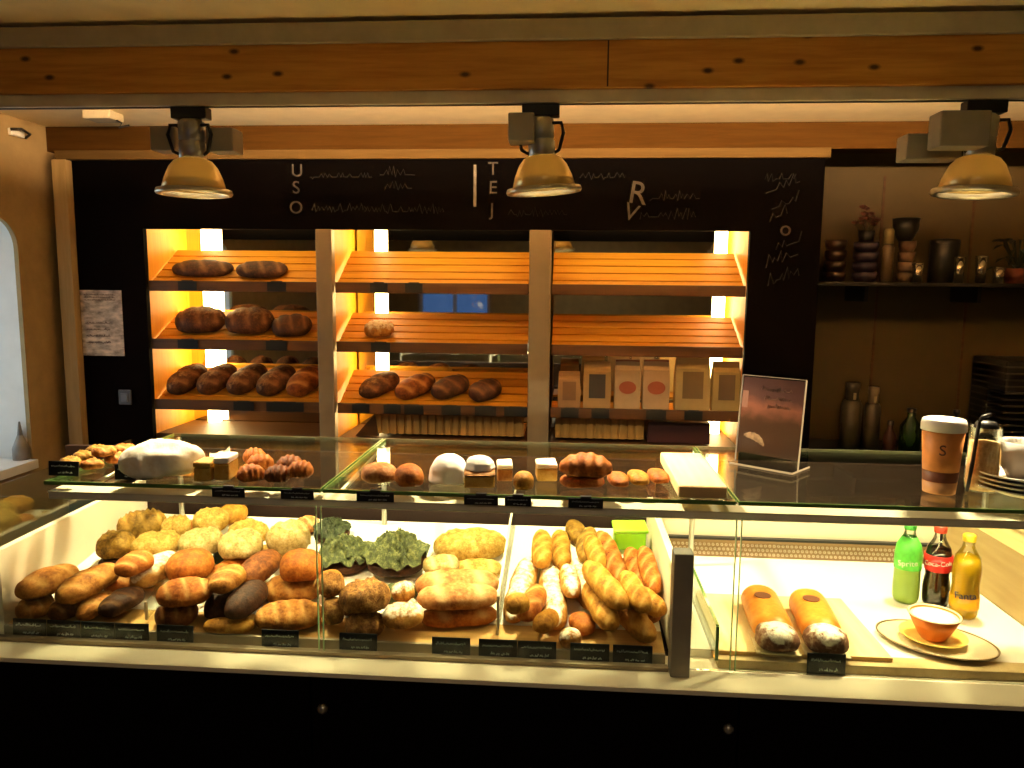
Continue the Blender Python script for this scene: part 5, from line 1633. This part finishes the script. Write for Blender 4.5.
def flour_bag(px0, px1, ytop, label, body, lbl, kind):
    zb = SHELVES[2][0] + 0.0155 + 0.003
    a, b = P(px0, 405, Y=3.47), P(px1, 405, Y=3.47)
    h = P((px0 + px1) / 2, ytop, Y=3.47).z - zb
    w = b.x - a.x
    o = empty('flour_bag', ((a.x + b.x) / 2, 3.475, zb - 0.0035), label, 'bag', 'paper flour bags on the lowest right cabinet shelf')
    bm = bmesh.new()
    d = 0.035
    h -= 0.012
    rings = []
    for z, kx, ky in ((0, 0.96, 0.9), (h * 0.04, 1, 1), (h * 0.5, 1.02, 1.08), (h * 0.8, 0.98, 0.9), (h * 0.88, 0.98, 0.35), (h, 0.96, 0.18)):
        ring = []
        for sx, sy in ((-1, -1), (-0.4, -1.06), (0.4, -1.06), (1, -1), (1, 1), (0.4, 1.06), (-0.4, 1.06), (-1, 1)):
            ring.append(bm.verts.new((sx * w / 2 * kx + 0.002 * noise.noise(Vector((sx * 3, z * 40, px0))), sy * d * ky, z)))
        rings.append(ring)
    for A, B2 in zip(rings, rings[1:]):
        for k in range(8):
            bm.faces.new((A[k], A[(k + 1) % 8], B2[(k + 1) % 8], B2[k]))
    bm.faces.new(rings[0]); bm.faces.new(rings[-1])
    obj('bag', bm, body, o, False, True)
    bm = bmesh.new()
    if kind == 'oval':
        lathe(bm, [(0, 0), (w * 0.34, 0), (w * 0.34, 0.001), (0, 0.001)], 24, mtx=Matrix.Translation((0, -d * 1.165, h * 0.46)) @ Matrix.Rotation(PI / 2, 4, 'X') @ Matrix.Diagonal((1, 0.75, 1, 1)))
    else:
        box(bm, -w * 0.3, w * 0.3, -d * 1.175, -d * 1.16, h * 0.25, h * 0.75)
    obj('printed_label', bm, lbl, o, local=True)
    bm = bmesh.new(); box(bm, -w * 0.47, w * 0.47, -d * 0.24, -d * 0.19, h * 0.93, h * 0.985); obj('folded_top', bm, lbl if kind == 'oval' else body, o, local=True)
    return o


pb = lambda n, c: mat(n, tuple(0.75 * q for q in c), 0.7, var=0.1)
flour_bag(558, 580, 368, 'brown paper bag at the left end of the flour bag row', pb('bag_brown', (0.34, 0.2, 0.09)), pb('bagl1', (0.2, 0.11, 0.05)), 'box')
flour_bag(583, 610, 358, 'paper bag with a black band near its top, second from the left', pb('bag_kraft', (0.46, 0.3, 0.13)), pb('bagl2', (0.02, 0.015, 0.015)), 'box')
flour_bag(614, 639, 356, 'pale bag with a red oval, left one of the two alike', pb('bag_pale', (0.58, 0.42, 0.25)), pb('bagl3', (0.42, 0.10, 0.04)), 'oval')
flour_bag(642, 668, 356, 'pale bag with a red oval, right one of the two alike', pb('bag_pale2', (0.58, 0.40, 0.24)), pb('bagl4', (0.42, 0.10, 0.04)), 'oval')
flour_bag(674, 708, 354, 'widest yellowish bag with dark print on the flour bag row', pb('bag_yellow', (0.56, 0.42, 0.18)), pb('bagl5', (0.2, 0.13, 0.05)), 'box')
flour_bag(711, 738, 358, 'yellowish bag with dark print at the right end beside the sign', pb('bag_yellow2', (0.48, 0.36, 0.14)), pb('bagl6', (0.14, 0.09, 0.045)), 'box')

SH = ['top', 'middle', 'lowest']
BN = ['left', 'centre', 'right']
ORD = {}
for (px, si, bi, w) in ((188, 0, 0, 20), (277, 0, 0, 20), (186, 1, 0, 22), (275, 1, 0, 22), (240, 2, 0, 22), (282, 2, 0, 40), (379, 0, 1, 18), (414, 0, 1, 18), (380, 1, 1, 20),
                        (359, 2, 1, 18), (391, 2, 1, 18), (413, 2, 1, 20), (451, 2, 1, 20), (486, 2, 1, 22), (517, 2, 1, 24), (572, 2, 2, 18), (603, 2, 2, 18), (660, 2, 2, 20), (698, 2, 2, 18)):
    key = (si, bi)
    ORD[key] = ORD.get(key, 0) + 1
    zf = SHELVES[si][0]
    c = P(px, 300, Y=3.41)
    od = ['first', 'second', 'third', 'fourth', 'fifth', 'sixth'][ORD[key] - 1]
    lb = '%s black tag from the left on the %s shelf of the %s cabinet bay' % (od, SH[si], BN[bi])
    price_tag(c.x, 3.412, zf - 0.022, lb, w / F * 3.4, 0.044, 'black tags clipped to the cabinet shelf lips', lean=0.0, seed=70 + px, foot=False) if False else None
    o = empty('shelf_tag', (c.x, 3.412, zf - 0.018), lb, 'price tag', 'black tags on the cabinet shelf lips')
    ww = w / F * 3.4
    bm = B(); box(bm, -ww / 2, ww / 2, -0.003, -0.0003, 0, 0.042, 0.0008); obj('card', bm, M['tag'], o, local=True)
    bm = B(); box(bm, -ww * 0.3, ww * 0.3, -0.0035, 0.0, 0.0425, 0.0465); obj('clip', bm, M['dark_plastic'], o, local=True)

# ------------------------------------------------------------------ lights
def area(name, loc, rot, sx, sy, w, color):
    ld = bpy.data.lights.new(name, 'AREA')
    ld.shape = 'RECTANGLE'
    ld.size, ld.size_y = sx, sy
    ld.energy = w
    ld.color = color
    o = bpy.data.objects.new(name, ld)
    COL.objects.link(o)
    o.location = loc
    o.rotation_euler = rot
    return o


# strip lamp added out of sight behind the beam to brighten the ceiling
bt = empty('added_strip_lamp', (0, 2.3, 2.25), 'long added fill lamp, unseen along the hidden back of the pine beam', 'lamp')
bm = B(); box(bm, -2.2, 2.0, 2.2625, 2.28, 2.20, 2.265, 0.003); box(bm, -2.2, 2.0, 2.28, 2.40, 2.20, 2.2405, 0.002); obj('housing', bm, M['rail_cream'], bt)  # long lip added to keep the strip's light off the blackboard
bm = B(); tube(bm, [(-1.65, 2.292, 2.2525), (1.75, 2.292, 2.2525)], 0.0105, 10); obj('tube', bm, emitter('strip_fill_glow', (1.0, 0.64, 0.32), 330.0), bt, smooth=True)

# unseen fill lamp added behind the camera to brighten the front faces
cl = empty('added_fill_lamp', (0.2, -0.7, CZ), 'round warm fill lamp added on the unseen ceiling behind the camera', 'lamp')
bm = B(); lathe(bm, [(0, -0.045), (0.12, -0.04), (0.15, -0.02), (0.15, -0.0008), (0, -0.0008)], 32); obj('diffuser', bm, emitter('fill_lamp_glow', (1.0, 0.80, 0.54), 28.0), cl, True, True)
bm = B(); lathe(bm, [(0.151, -0.018), (0.165, -0.014), (0.165, -0.0008), (0.151, -0.0008), (0.151, -0.018)], 32); obj('ring', bm, M['steel'], cl, True, True)

w = bpy.data.worlds.new('daylight')
scene.world = w
w.use_nodes = True
w.node_tree.nodes['Background'].inputs['Color'].default_value = (0.78, 0.88, 1.0, 1)
w.node_tree.nodes['Background'].inputs['Strength'].default_value = 2.2

scene.view_settings.view_transform = 'Standard'
scene.view_settings.look = 'None'
scene.view_settings.exposure = 0.5
scene.view_settings.gamma = 1.0
scene.view_settings.use_curve_mapping = False
try:
    scene.cycles.use_denoising = True
    scene.cycles.max_bounces = 8
    scene.cycles.transparent_max_bounces = 24
    scene.cycles.sample_clamp_indirect = 6.0
    scene.cycles.caustics_reflective = False
    scene.cycles.caustics_refractive = False
except Exception:
    pass
